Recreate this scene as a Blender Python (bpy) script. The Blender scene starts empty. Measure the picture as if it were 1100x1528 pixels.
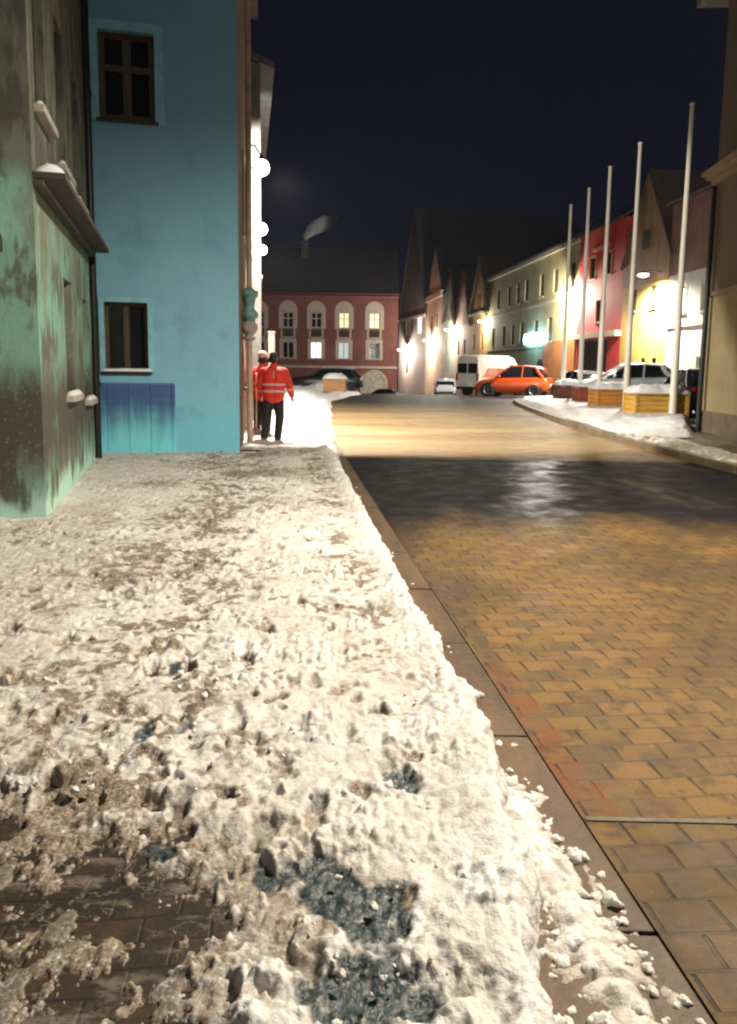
import bpy, math, random
import numpy as np
from mathutils import Vector, Matrix

random.seed(7)
R = math.radians
scene = bpy.context.scene
COL = scene.collection
PI = math.pi

# ------------------------------------------------------------------ helpers
class MB:
    """collects quads, boxes, tubes and lathes; build() links them as ONE mesh object"""
    def __init__(self):
        self.v = []; self.f = []; self.s = []

    def add(self, vs, fs, smooth=False):
        o = len(self.v)
        self.v += [tuple(p) for p in vs]
        for f in fs:
            self.f.append(tuple(i + o for i in f)); self.s.append(smooth)

    def quad(self, a, b, c, d):
        self.add([a, b, c, d], [(0, 1, 2, 3)])

    def poly(self, pts):
        self.add(pts, [tuple(range(len(pts)))])

    def box(self, x0, x1, y0, y1, z0, z1, M=None):
        vs = [(x, y, z) for x in (x0, x1) for y in (y0, y1) for z in (z0, z1)]
        if M is not None: vs = [tuple(M @ Vector(p)) for p in vs]
        self.add(vs, [(0, 1, 3, 2), (4, 6, 7, 5), (0, 4, 5, 1), (2, 3, 7, 6), (0, 2, 6, 4), (1, 5, 7, 3)])

    def prism(self, pts, off):
        """polygon (3D, planar) extruded by the vector off"""
        n = len(pts); off = Vector(off)
        a = [Vector(p) for p in pts]; b = [p + off for p in a]
        fs = [tuple(reversed(range(n))), tuple(range(n, 2 * n))]
        for i in range(n):
            j = (i + 1) % n
            fs.append((i, j, j + n, i + n))
        self.add(a + b, fs)

    def tube(self, pts, rad, n=12, smooth=True, cap=True):
        pts = [Vector(p) for p in pts]
        if not hasattr(rad, '__len__'): rad = [rad] * len(pts)
        rings = []; vs = []
        up = None
        for i, p in enumerate(pts):
            d = (pts[min(i + 1, len(pts) - 1)] - pts[max(i - 1, 0)]).normalized()
            if up is None:
                up = Vector((0, 0, 1)) if abs(d.z) < .9 else Vector((1, 0, 0))
            sx = d.cross(up)
            if sx.length < 1e-4: sx = d.cross(Vector((0, 1, 0)))
            sx.normalize(); sy = sx.cross(d).normalized(); up = sy
            r = []
            for k in range(n):
                a = 2 * PI * k / n
                r.append(len(vs)); vs.append(p + (sx * math.cos(a) + sy * math.sin(a)) * rad[i])
            rings.append(r)
        fs = []
        for a, b in zip(rings, rings[1:]):
            for k in range(n):
                fs.append((a[k], a[(k + 1) % n], b[(k + 1) % n], b[k]))
        self.add(vs, fs, smooth)
        if cap:
            self.add([vs[i] for i in rings[0]], [tuple(reversed(range(n)))])
            self.add([vs[i] for i in rings[-1]], [tuple(range(n))])

    def capsule(self, a, b, ra, rb, n=14, m=5):
        a = Vector(a); b = Vector(b); d = (b - a)
        L = d.length
        d = d.normalized() if L > 1e-6 else Vector((0, 0, 1))
        pts = []; rr = []
        for i in range(m + 1):
            t = PI / 2 * i / m
            pts.append(a - d * ra * math.cos(t)); rr.append(max(ra * math.sin(t), .0008))
        for i in range(m + 1):
            t = PI / 2 * i / m
            pts.append(b + d * rb * math.sin(t)); rr.append(max(rb * math.cos(t), .0008))
        self.tube(pts, rr, n)

    def lathe(self, prof, n=24, c=(0, 0, 0), smooth=True, sx=1, sy=1):
        vs = []; fs = []
        for r, z in prof:
            for k in range(n):
                a = 2 * PI * k / n
                vs.append((c[0] + r * math.cos(a) * sx, c[1] + r * math.sin(a) * sy, c[2] + z))
        for i in range(len(prof) - 1):
            for k in range(n):
                j = (k + 1) % n
                fs.append((i * n + k, i * n + j, (i + 1) * n + j, (i + 1) * n + k))
        self.add(vs, fs, smooth)

    def ball(self, c, r, n=16, m=10, sc=(1, 1, 1)):
        vs = []; fs = []
        for i in range(m + 1):
            t = PI * i / m
            rr = max(math.sin(t), .002)
            for k in range(n):
                a = 2 * PI * k / n
                vs.append((c[0] + r * sc[0] * rr * math.cos(a), c[1] + r * sc[1] * rr * math.sin(a), c[2] - r * sc[2] * math.cos(t)))
        for i in range(m):
            for k in range(n):
                j = (k + 1) % n
                fs.append((i * n + k, i * n + j, (i + 1) * n + j, (i + 1) * n + k))
        self.add(vs, fs, True)

    def build(self, name, m, parent=None, M=None, bevel=0):
        me = bpy.data.meshes.new(name)
        me.from_pydata([tuple(p) for p in self.v], [], self.f)
        me.polygons.foreach_set('use_smooth', self.s)
        me.validate(); me.update()
        o = bpy.data.objects.new(name, me)
        COL.objects.link(o)
        if m is not None: me.materials.append(m)
        if parent is not None: o.parent = parent
        if M is not None: o.matrix_local = M
        if bevel:
            b = o.modifiers.new('bevel', 'BEVEL'); b.width = bevel; b.segments = 2; b.limit_method = 'ANGLE'
        return o


def tag(o, label=None, cat=None, group=None, kind=None):
    if label: o['label'] = label
    if cat: o['category'] = cat
    if group: o['group'] = group
    if kind: o['kind'] = kind
    return o


def thing(name, label, cat, loc=(0, 0, 0), rz=0, group=None):
    o = bpy.data.objects.new(name, None); COL.objects.link(o)
    o.location = loc; o.rotation_euler = (0, 0, rz)
    o.empty_display_size = .3
    return tag(o, label, cat, group)


def copy_tree(o, parent=None):
    c = o.copy(); COL.objects.link(c)
    if parent is not None: c.parent = parent
    for ch in [x for x in scene.objects if x.parent == o]:
        copy_tree(ch, c)
    return c


def kids(o, name):
    return [x for x in scene.objects if x.parent == o and x.name.split('.')[0] == name]


# ------------------------------------------------------------------ materials
def mat(name, col, rough=.8, metal=0.0, var=.25, scale=3.0, bump=0.0, bscale=40.0, stretch=(1, 1, 1), col2=None, coat=0, detail=6, spec=None):
    m = bpy.data.materials.new(name); m.use_nodes = True
    N = m.node_tree.nodes; L = m.node_tree.links
    b = N['Principled BSDF']
    b.inputs['Roughness'].default_value = rough; b.inputs['Metallic'].default_value = metal
    if coat: b.inputs['Coat Weight'].default_value = coat
    if spec is not None: b.inputs['Specular IOR Level'].default_value = spec
    tc = N.new('ShaderNodeTexCoord'); mp = N.new('ShaderNodeMapping'); mp.inputs['Scale'].default_value = stretch
    L.new(tc.outputs['Object'], mp.inputs['Vector'])
    nz = N.new('ShaderNodeTexNoise'); nz.inputs['Scale'].default_value = scale; nz.inputs['Detail'].default_value = detail
    nz.inputs['Roughness'].default_value = .62
    L.new(mp.outputs['Vector'], nz.inputs['Vector'])
    rp = N.new('ShaderNodeValToRGB')
    c2 = col2 if col2 else tuple(c * (1 - var) for c in col)
    hi = col if col2 else tuple(min(1, c * (1 + var * .6)) for c in col)
    rp.color_ramp.elements[0].position = .36; rp.color_ramp.elements[0].color = (*c2, 1)
    rp.color_ramp.elements[1].position = .64; rp.color_ramp.elements[1].color = (*hi, 1)
    L.new(nz.outputs['Fac'], rp.inputs['Fac']); L.new(rp.outputs['Color'], b.inputs['Base Color'])
    if bump:
        n2 = N.new('ShaderNodeTexNoise'); n2.inputs['Scale'].default_value = bscale; n2.inputs['Detail'].default_value = 5
        L.new(mp.outputs['Vector'], n2.inputs['Vector'])
        bp = N.new('ShaderNodeBump'); bp.inputs['Strength'].default_value = bump; bp.inputs['Distance'].default_value = .02
        L.new(n2.outputs['Fac'], bp.inputs['Height']); L.new(bp.outputs['Normal'], b.inputs['Normal'])
    return m


def glow(name, col, strength):
    m = bpy.data.materials.new(name); m.use_nodes = True
    N = m.node_tree.nodes; b = N['Principled BSDF']
    b.inputs['Base Color'].default_value = (.8, .8, .8, 1)
    b.inputs['Emission Color'].default_value = (*col, 1); b.inputs['Emission Strength'].default_value = strength
    return m


class NT:
    """small sugar for node graphs"""
    def __init__(self, name):
        self.m = bpy.data.materials.new(name); self.m.use_nodes = True
        self.N = self.m.node_tree.nodes; self.L = self.m.node_tree.links
        self.b = self.N['Principled BSDF']
        tc = self.N.new('ShaderNodeTexCoord'); self.pos = tc.outputs['Object']
        sp = self.N.new('ShaderNodeSeparateXYZ'); self.L.new(self.pos, sp.inputs[0])
        self.x, self.y, self.z = sp.outputs

    def put(self, sock, val):
        if hasattr(val, 'is_output') or isinstance(val, bpy.types.NodeSocket): self.L.new(val, sock)
        elif isinstance(val, tuple) and len(val) == 3 and sock.type == 'RGBA': sock.default_value = (*val, 1)
        else: sock.default_value = val

    def math(self, op, a, b=0.0, clamp=False):
        n = self.N.new('ShaderNodeMath'); n.operation = op; n.use_clamp = clamp
        self.put(n.inputs[0], a); self.put(n.inputs[1], b)
        return n.outputs[0]

    def noise(self, scale, detail=5, stretch=None, rough=.6, vec=None):
        n = self.N.new('ShaderNodeTexNoise'); n.inputs['Scale'].default_value = scale
        n.inputs['Detail'].default_value = detail; n.inputs['Roughness'].default_value = rough
        v = vec if vec is not None else self.pos
        if stretch:
            mp = self.N.new('ShaderNodeMapping'); mp.inputs['Scale'].default_value = stretch
            self.L.new(v, mp.inputs['Vector']); v = mp.outputs['Vector']
        self.L.new(v, n.inputs['Vector'])
        return n.outputs['Fac']

    def ramp(self, v, a, b):
        n = self.N.new('ShaderNodeMapRange'); n.interpolation_type = 'SMOOTHSTEP'
        self.put(n.inputs['Value'], v); n.inputs['From Min'].default_value = a; n.inputs['From Max'].default_value = b
        return n.outputs['Result']

    def mix(self, f, a, b):
        n = self.N.new('ShaderNodeMix'); n.data_type = 'RGBA'
        self.put(n.inputs[0], f); self.put(n.inputs[6], a); self.put(n.inputs[7], b)
        return n.outputs[2]

    def attr(self, name):
        n = self.N.new('ShaderNodeAttribute'); n.attribute_name = name
        return n.outputs['Fac']

    def bump(self, h, strength, dist=.02, normal=None):
        n = self.N.new('ShaderNodeBump'); n.inputs['Strength'].default_value = strength; n.inputs['Distance'].default_value = dist
        self.L.new(h, n.inputs['Height'])
        if normal is not None: self.L.new(normal, n.inputs['Normal'])
        return n.outputs['Normal']

    def out(self, col=None, rough=None, normal=None):
        if col is not None: self.put(self.b.inputs['Base Color'], col)
        if rough is not None: self.put(self.b.inputs['Roughness'], rough)
        if normal is not None: self.L.new(normal, self.b.inputs['Normal'])
        return self.m


M = {}
M['glass'] = mat('dark_glass', (.012, .013, .016), .12, var=.1, spec=.5)
M['frame_white'] = mat('white_paint', (.62, .60, .55), .5, var=.12, scale=8)
M['frame_brown'] = mat('brown_wood_paint', (.075, .052, .02), .55, var=.3, scale=10, stretch=(1, 1, .2))
M['frame_dark'] = mat('dark_wood_paint', (.035, .026, .016), .55, var=.3, scale=10, stretch=(1, 1, .2))
M['roof'] = mat('dark_tiles', (.085, .08, .082), .75, var=.35, scale=6, bump=.5, bscale=14, stretch=(.3, 1, 1))
M['roof_brown'] = mat('brown_tiles', (.10, .075, .06), .75, var=.35, scale=6, bump=.5, bscale=14)
M['snow'] = mat('packed_snow', (.80, .80, .80), .6, var=.06, scale=5, bump=.5, bscale=25)
M['iron'] = mat('dark_iron', (.03, .03, .032), .45, metal=.6, var=.3, scale=20)
M['pipe'] = mat('peach_pipe_paint', (.55, .40, .28), .5, var=.25, scale=6)
M['verdigris'] = mat('verdigris_copper', (.26, .46, .43), .55, metal=.1, var=.5, scale=14, col2=(.08, .22, .22))
M['stone'] = mat('pale_stone', (.42, .38, .32), .8, var=.25, scale=5, bump=.3)
M['white_metal'] = mat('white_pole_paint', (.78, .74, .64), .42, var=.12, scale=4, stretch=(1, 1, .2))
M['black'] = mat('matte_black', (.010, .010, .011), .7, var=.2)
M['tyre'] = mat('tyre_rubber', (.016, .016, .016), .85, var=.2, bump=.3)
M['rim'] = mat('alloy_rim', (.5, .5, .5), .35, metal=.8, var=.1)
M['chrome'] = mat('lamp_lens', (.7, .7, .7), .1, var=.05)
M['tail'] = mat('red_lens', (.45, .02, .015), .15, var=.1)
M['plate'] = mat('plate_white', (.7, .7, .66), .5, var=.05)
M['lit_warm'] = glow('lit_window_warm', (1, .80, .36), 1.0)
M['lit_white'] = glow('lit_window_white', (.90, 1.0, .97), 1.5)
M['lit_cool'] = glow('lit_window_cool', (.45, .62, .62), .5)
M['globe'] = glow('lamp_globe', (1, .96, .88), 30)
M['globe_far'] = glow('lamp_lens_lit', (1, .95, .85), 40)
M['sign_glow'] = glow('blue_white_lightbox', (.22, .62, 1.0), 16.0)
M['wood_trim'] = mat('grey_trim', (.25, .24, .22), .7, var=.2)


def snow_material():
    t = NT('trodden_snow')
    d = t.attr('dirt'); s = t.attr('slush')
    n1 = t.noise(3.2, 6); n2 = t.noise(28, 4); n3 = t.noise(90, 3)
    c = t.mix(t.ramp(n1, .38, .66), (.80, .785, .755), (.71, .665, .60))
    dd = t.math('MULTIPLY', d, t.ramp(n2, .25, .62))
    c = t.mix(dd, c, (.33, .25, .165))
    d2 = t.math('MULTIPLY', t.ramp(d, .55, 1.0), t.ramp(n3, .3, .6))
    c = t.mix(d2, c, (.16, .115, .075))
    sl = t.math('MULTIPLY', s, t.ramp(n2, .12, .5), True)
    c = t.mix(sl, c, t.mix(t.ramp(n3, .35, .7), (.020, .034, .037), (.075, .095, .095)))  # teal-dark: shadow of the hollows painted together with the slush
    h = t.math('ADD', n3, t.math('MULTIPLY', n2, 1.5))
    r = t.math('SUBTRACT', .62, t.math('MULTIPLY', s, .2))
    return t.out(c, r, t.bump(h, .42, .012))


def pale_snow_material():
    t = NT('ploughed_snow')
    n1 = t.noise(1.7, 6); n2 = t.noise(9, 5); n3 = t.noise(30, 4)
    d = t.attr('dirt')
    c = t.mix(t.ramp(n1, .35, .7), (.84, .83, .81), (.74, .72, .68))
    c = t.mix(t.math('MULTIPLY', d, t.ramp(n2, .3, .6)), c, (.34, .26, .17))
    return t.out(c, .6, t.bump(t.math('ADD', n2, n3), .5, .05))


AX = math.atan(.107)           # the street runs along (-.107, 1)


def paver_material():
    t = NT('wet_block_paving')
    mp = t.N.new('ShaderNodeMapping'); mp.inputs['Rotation'].default_value = (0, 0, -AX)
    t.L.new(t.pos, mp.inputs['Vector'])
    # slightly wavy courses
    wn = t.N.new('ShaderNodeTexNoise'); wn.inputs['Scale'].default_value = 2.2; wn.inputs['Detail'].default_value = 3
    t.L.new(t.pos, wn.inputs['Vector'])
    va = t.N.new('ShaderNodeVectorMath'); va.operation = 'MULTIPLY_ADD'
    t.L.new(wn.outputs['Color'], va.inputs[0]); va.inputs[1].default_value = (.05, .045, 0); t.L.new(mp.outputs['Vector'], va.inputs[2])
    br = t.N.new('ShaderNodeTexBrick')
    br.inputs['Scale'].default_value = 1.0; br.inputs['Mortar Size'].default_value = .0075; br.inputs['Mortar Smooth'].default_value = .35
    br.inputs['Brick Width'].default_value = .19; br.inputs['Row Height'].default_value = .13; br.inputs['Bias'].default_value = -.1
    br.offset = .5
    br.inputs['Color1'].default_value = (.20, .100, .020, 1); br.inputs['Color2'].default_value = (.10, .055, .015, 1)
    br.inputs['Mortar'].default_value = (.09, .058, .022, 1)
    t.L.new(va.outputs['Vector'], br.inputs['Vector'])
    s2 = t.N.new('ShaderNodeSeparateXYZ'); t.L.new(va.outputs['Vector'], s2.inputs[0])
    rf = t.math('FRACT', t.math('DIVIDE', s2.outputs[1], .13))
    cross = t.math('SUBTRACT', 1.0, t.ramp(t.math('MINIMUM', rf, t.math('SUBTRACT', 1.0, rf)), .03, .09))
    joint = t.math('MULTIPLY', br.outputs['Fac'], t.math('SUBTRACT', 1.0, t.math('MULTIPLY', cross, .8)))
    trk = t.ramp(t.noise(1.1, 5, (1.6, .16, 1)), .50, .66)
    gx = t.math('ADD', t.x, t.math('MULTIPLY', t.y, .107))
    big = t.noise(.55, 5); mid = t.noise(3.0, 6); fine = t.noise(70, 4); str_ = t.noise(1.4, 5, (1.0, .25, 1))
    c = br.outputs['Color']
    c = t.mix(t.ramp(mid, .42, .72), c, (.19, .115, .030))
    c = t.mix(t.math('MULTIPLY', t.ramp(t.noise(5.5, 3), .56, .68), .75), c, (.12, .045, .015))
    c = t.mix(t.math('MULTIPLY', t.ramp(big, .45, .62), .75), c, (.062, .036, .013))
    c = t.mix(t.math('MULTIPLY', t.ramp(fine, .45, .8), .35), c, (.03, .022, .014))
    red = t.math('MULTIPLY', t.math('SUBTRACT', 1.0, t.ramp(gx, 1.13, 1.15)), t.math('MULTIPLY', t.ramp(t.y, 2.3, 2.6), t.math('SUBTRACT', 1.0, t.ramp(t.y, 3.3, 4.2))))
    c = t.mix(t.math('MULTIPLY', red, t.ramp(t.noise(6, 3), .3, .6)), c, (.17, .058, .013))
    c = t.mix(t.math('MULTIPLY', trk, .6), c, (.05, .032, .017))
    c = t.mix(t.math('MULTIPLY', t.ramp(t.noise(9, 5), .5, .68), .65), c, (.045, .03, .015))
    c = t.mix(t.math('MULTIPLY', t.ramp(t.noise(2.3, 5, (1, .6, 1)), .56, .70), .5), c, (.07, .028, .02))
    c = t.mix(t.math('MULTIPLY', t.ramp(t.noise(34, 3), .70, .76), .6), c, (.34, .29, .2))
    c = t.mix(t.math('MULTIPLY', joint, t.math('MULTIPLY', t.ramp(t.noise(4.5, 4), .36, .60), .9)), c, (.016, .010, .005))
    # wet asphalt band with the shade short of the far lamps painted in, ragged on its near side and straight on its far side
    yy = t.math('ADD', t.y, t.math('MULTIPLY', t.x, .03))
    edge = t.math('ADD', yy, t.math('MULTIPLY', t.math('SUBTRACT', t.noise(.5, 5, (.9, .45, 1)), .5), 5.5))
    near = t.ramp(edge, 6.4, 8.2)
    far = t.math('SUBTRACT', 1.0, t.ramp(t.math('ADD', yy, t.math('MULTIPLY', t.noise(2.5, 4), .25)), 13.05, 13.45))
    band = t.math('MULTIPLY', near, far)
    asph = t.mix(t.ramp(t.noise(60, 4), .35, .7), (.008, .008, .009), (.022, .02, .02))
    asph = t.mix(t.math('MULTIPLY', t.ramp(t.noise(.9, 4, (1, .5, 1)), .56, .72), .6), asph, (.09, .075, .045))
    c = t.mix(band, c, asph)
    # beyond the band: setts made paler, with the lamplight put into their colour, then dark asphalt at the crest
    beyond = t.ramp(yy, 13.1, 13.6)
    pale = t.mix(t.ramp(t.noise(.45, 5, (.35, 1, 1)), .35, .65), (.32, .225, .105), (.19, .12, .05))
    c = t.mix(beyond, c, pale)
    crest = t.ramp(t.math('ADD', yy, t.math('MULTIPLY', t.noise(.3, 4), 6)), 32.0, 39.0)
    c = t.mix(crest, c, (.035, .032, .03))
    h = t.math('SUBTRACT', t.math('MULTIPLY', t.noise(14, 5), .7), t.math('MULTIPLY', joint, .8))
    h = t.math('ADD', t.math('MULTIPLY', h, t.math('SUBTRACT', 1.0, t.math('MULTIPLY', band, .97))), t.math('MULTIPLY', fine, .25))
    rgh = t.math('ADD', .52, t.math('MULTIPLY', t.ramp(mid, .3, .7), .25))
    pud = t.math('SUBTRACT', 1.0, t.ramp(t.math('ADD', t.math('ABSOLUTE', t.math('SUBTRACT', t.math('SUBTRACT', t.x, t.math('MULTIPLY', t.y, .215)), .05)), t.math('MULTIPLY', t.math('SUBTRACT', t.noise(1.5, 4), .5), .9)), .05, .55))
    rgh = t.math('ADD', rgh, t.math('MULTIPLY', band, t.math('SUBTRACT', .06, t.math('MULTIPLY', pud, .18))))
    t.put(t.b.inputs['Specular IOR Level'], t.math('SUBTRACT', .32, t.math('MULTIPLY', band, t.math('SUBTRACT', .28, t.math('MULTIPLY', pud, .30)))))
    return t.out(c, rgh, t.bump(h, .6, .014))


def slab_material(name='gutter_slabs', a=(.125, .070, .027), b=(.052, .032, .015)):
    t = NT(name)
    c = t.mix(t.ramp(t.noise(2.2, 6, (2, .6, 1)), .35, .68), a, b)
    c = t.mix(t.math('MULTIPLY', t.ramp(t.noise(4.5, 4), .55, .7), .6), c, (.17, .07, .028))
    c = t.mix(t.math('MULTIPLY', t.ramp(t.noise(45, 4), .5, .75), .5), c, (.03, .022, .014))
    return t.out(c, .6, t.bump(t.noise(30, 5), .45, .012))


def pavement_material():
    t = NT('wet_pavement')
    mp = t.N.new('ShaderNodeMapping'); mp.inputs['Rotation'].default_value = (0, 0, -AX)
    t.L.new(t.pos, mp.inputs['Vector'])
    wn = t.N.new('ShaderNodeTexNoise'); wn.inputs['Scale'].default_value = 4; wn.inputs['Detail'].default_value = 3
    t.L.new(t.pos, wn.inputs['Vector'])
    va = t.N.new('ShaderNodeVectorMath'); va.operation = 'MULTIPLY_ADD'
    t.L.new(wn.outputs['Color'], va.inputs[0]); va.inputs[1].default_value = (.04, .03, 0); t.L.new(mp.outputs['Vector'], va.inputs[2])
    br = t.N.new('ShaderNodeTexBrick'); br.inputs['Scale'].default_value = 1; br.inputs['Mortar Size'].default_value = .006; br.inputs['Mortar Smooth'].default_value = .6
    br.inputs['Brick Width'].default_value = .17; br.inputs['Row Height'].default_value = .085
    br.inputs['Color1'].default_value = (.085, .048, .024, 1); br.inputs['Color2'].default_value = (.036, .023, .014, 1); br.inputs['Mortar'].default_value = (.016, .011, .008, 1)
    t.L.new(va.outputs['Vector'], br.inputs['Vector'])
    n = t.noise(3.2, 7); s = t.noise(9, 6, (.5, 1.3, 1)); f = t.noise(85, 4); v = t.noise(14, 6)
    c = t.mix(t.ramp(n, .38, .62), br.outputs['Color'], (.026, .019, .014))
    c = t.mix(t.math('MULTIPLY', t.ramp(s, .54, .66), .7), c, (.21, .165, .125))
    ridge = t.math('SUBTRACT', 1.0, t.ramp(t.math('ABSOLUTE', t.math('SUBTRACT', v, .5)), .0, .022))
    c = t.mix(t.math('MULTIPLY', t.math('MULTIPLY', ridge, t.ramp(n, .48, .6)), .55), c, (.34, .28, .22))
    c = t.mix(t.math('MULTIPLY', t.ramp(f, .5, .68), .6), c, (.016, .011, .008))
    h = t.math('SUBTRACT', t.math('ADD', t.math('MULTIPLY', s, 1.4), f), br.outputs['Fac'])
    return t.out(c, .5, t.bump(h, .3, .006))


M['snow_near'] = snow_material()
M['snow_far'] = pale_snow_material()
M['pavers'] = paver_material()
M['slab'] = slab_material()
M['kerb'] = slab_material('kerb_stone', (.20, .15, .09), (.10, .07, .045))
M['pavement'] = pavement_material()
M['asphalt'] = mat('square_asphalt', (.035, .033, .032), .5, var=.35, scale=1.2, bump=.3)


def green_wall_material():
    t = NT('peeling_green_render')
    n1 = t.noise(1.5, 7, (1, 1, .55)); n2 = t.noise(4.5, 6, (1, 1, .35)); n3 = t.noise(26, 4)
    c = t.mix(t.ramp(n1, .38, .62), (.20, .40, .31), (.17, .165, .11))
    c = t.mix(t.math('MULTIPLY', t.ramp(n2, .50, .60), .8), c, (.075, .066, .045))
    # damp brown stain halfway up, bare mint patch by the ground, both ragged
    zz = t.math('ADD', t.z, t.math('MULTIPLY', t.math('SUBTRACT', n2, .5), .9))
    damp = t.math('MULTIPLY', t.ramp(zz, .40, .75), t.math('SUBTRACT', 1.0, t.ramp(zz, 1.15, 1.6)))
    c = t.mix(t.math('MULTIPLY', damp, t.ramp(n1, .30, .48)), c, (.075, .065, .045))
    c = t.mix(t.math('SUBTRACT', 1.0, t.ramp(zz, .22, .44)), c, (.45, .72, .60))
    c = t.mix(t.math('MULTIPLY', t.ramp(n3, .58, .7), .4), c, (.40, .46, .36))
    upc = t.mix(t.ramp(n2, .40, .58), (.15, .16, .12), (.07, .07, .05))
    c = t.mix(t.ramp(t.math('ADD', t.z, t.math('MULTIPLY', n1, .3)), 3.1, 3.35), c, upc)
    return t.out(c, .85, t.bump(t.math('ADD', n2, t.math('MULTIPLY', n3, .4)), .45, .012))


def blue_wall_material():
    t = NT('blue_render')
    n1 = t.noise(.9, 5); n2 = t.noise(7, 5); n3 = t.noise(55, 4)
    c = t.mix(t.ramp(n1, .35, .65), (.23, .48, .63), (.25, .52, .655))
    c = t.mix(t.math('MULTIPLY', t.ramp(n2, .5, .72), .25), c, (.15, .38, .55))
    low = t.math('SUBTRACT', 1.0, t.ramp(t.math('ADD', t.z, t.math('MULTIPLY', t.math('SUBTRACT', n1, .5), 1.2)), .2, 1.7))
    c = t.mix(t.math('MULTIPLY', low, .6), c, (.17, .62, .80))  # brighter cyan low down: glow of lamp and snow put into the colour
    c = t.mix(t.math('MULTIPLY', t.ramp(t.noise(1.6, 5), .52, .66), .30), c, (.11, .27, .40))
    c = t.mix(t.math('MULTIPLY', t.ramp(t.z, 2.5, 7.5), .5), c, (.13, .32, .45))  # darkens upwards, the lamp's falloff put into the colour
    return t.out(c, .85, t.bump(t.math('ADD', n3, t.math('MULTIPLY', n2, .7)), .6, .016))


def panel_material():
    t = NT('streaked_navy_to_cyan')
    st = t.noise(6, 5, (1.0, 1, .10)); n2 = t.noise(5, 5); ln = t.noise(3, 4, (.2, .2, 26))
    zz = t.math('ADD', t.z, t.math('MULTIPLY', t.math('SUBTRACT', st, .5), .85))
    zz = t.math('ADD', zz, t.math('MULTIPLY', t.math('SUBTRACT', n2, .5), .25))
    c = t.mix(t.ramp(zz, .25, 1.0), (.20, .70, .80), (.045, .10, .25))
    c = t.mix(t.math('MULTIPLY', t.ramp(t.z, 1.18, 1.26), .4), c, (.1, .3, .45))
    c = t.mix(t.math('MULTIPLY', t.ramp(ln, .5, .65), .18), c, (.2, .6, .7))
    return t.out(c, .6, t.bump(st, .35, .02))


M['green_wall'] = green_wall_material()
M['blue_wall'] = blue_wall_material()
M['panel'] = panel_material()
M['blue_trim'] = mat('pale_blue_trim', (.27, .56, .68), .8, var=.15, scale=6)
M['peach_wall'] = mat('peach_render', (.13, .075, .035), .85, var=.25, scale=2, bump=.4)
M['grey_wall'] = mat('grey_render', (.12, .11, .10), .85, var=.25, scale=1.5, bump=.4)
M['red_door'] = mat('red_door_paint', (.28, .035, .015), .5, var=.3, scale=5)
M['tan_wall'] = mat('tan_render', (.21, .17, .085), .85, var=.16, scale=1.3, bump=.35, bscale=60)
M['tan_dark'] = mat('tan_plinth', (.10, .07, .045), .8, var=.3, scale=3, bump=.4)
M['tan_trim'] = mat('tan_trim', (.20, .15, .09), .8, var=.18, scale=3)
M['cream_wall'] = mat('cream_render', (.42, .37, .19), .85, var=.2, scale=.7, bump=.3)
M['cream_trim'] = mat('cream_trim', (.52, .47, .33), .8, var=.12)
M['orange_wall'] = mat('orange_render', (.55, .21, .055), .8, var=.2, scale=1.0)
M['scarlet_wall'] = mat('scarlet_render', (.45, .035, .028), .8, var=.15, scale=.8)
M['yellow_wall'] = mat('yellow_render', (.46, .31, .08), .85, var=.2, scale=.8)
M['timber_wall'] = mat('brown_boards', (.24, .15, .08), .8, var=.35, scale=2, stretch=(3, 1, .3))
M['white_wall'] = mat('white_render', (.55, .53, .48), .85, var=.1, scale=.8)
M['plum_wall'] = mat('plum_boards', (.17, .085, .07), .85, var=.25, scale=1)
M['crimson_wall'] = mat('crimson_render', (.235, .085, .072), .85, var=.2, scale=.35, bump=.3)
M['crimson_trim'] = mat('rose_trim', (.30, .10, .10), .8, var=.15)
M['stucco'] = mat('pale_stucco', (.60, .48, .40), .8, var=.15, scale=2)
M['rose_wall'] = mat('rose_render', (.58, .36, .27), .85, var=.2, scale=.6)
M['sage_wall'] = mat('sage_render', (.36, .38, .28), .85, var=.2, scale=.6)
M['ochre_wall'] = mat('ochre_render', (.60, .33, .11), .85, var=.2, scale=.6)
M['mauve_wall'] = mat('mauve_render', (.28, .22, .19), .85, var=.2, scale=.4)
M['stone_wall'] = mat('buff_render', (.56, .46, .31), .85, var=.2, scale=.6)

# ------------------------------------------------------------------ ground and road
def gz(y):
    """the square falls away beyond the crest of the street"""
    t = min(max((y - 44) / 52, 0), 1)
    return -2.3 * t * t * (3 - 2 * t)


def strip(name, rows, m, kind='structure'):
    """rows: list of (y, x0, x1, z) cross lines joined by quads"""
    b = MB()
    vs = []; fs = []
    for (y, x0, x1, z) in rows:
        for k in range(9):
            vs.append((x0 + (x1 - x0) * k / 8, y, z))
    for i in range(len(rows) - 1):
        for k in range(8):
            a = i * 9 + k
            fs.append((a, a + 1, a + 10, a + 9))
    b.add(vs, fs)
    o = b.build(name, m)
    o['kind'] = kind
    return o


ys = [-60, -20, -5, 0, 10, 20, 30, 40] + list(range(44, 100, 4)) + [110, 150, 250, 500, 900]
strip('ground', [(y, -900 if abs(y) > 200 else -400, 900 if abs(y) > 200 else 400, gz(y) - .022) for y in ys], M['asphalt'])


def kerb_x(y):      # right hand kerb of the street
    pts = [(-10, 5.9), (10, 5.62), (13, 5.48), (16.65, 5.42), (21, 5.55), (25, 5.8), (30, 6.15), (34, 6.5), (37.5, 6.95), (39.5, 7.6), (40.6, 8.6), (41, 10.5)]
    return float(np.interp(y, [p[0] for p in pts], [p[1] for p in pts]))


def groove_x(y): return 1.0 - .107 * y


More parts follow.
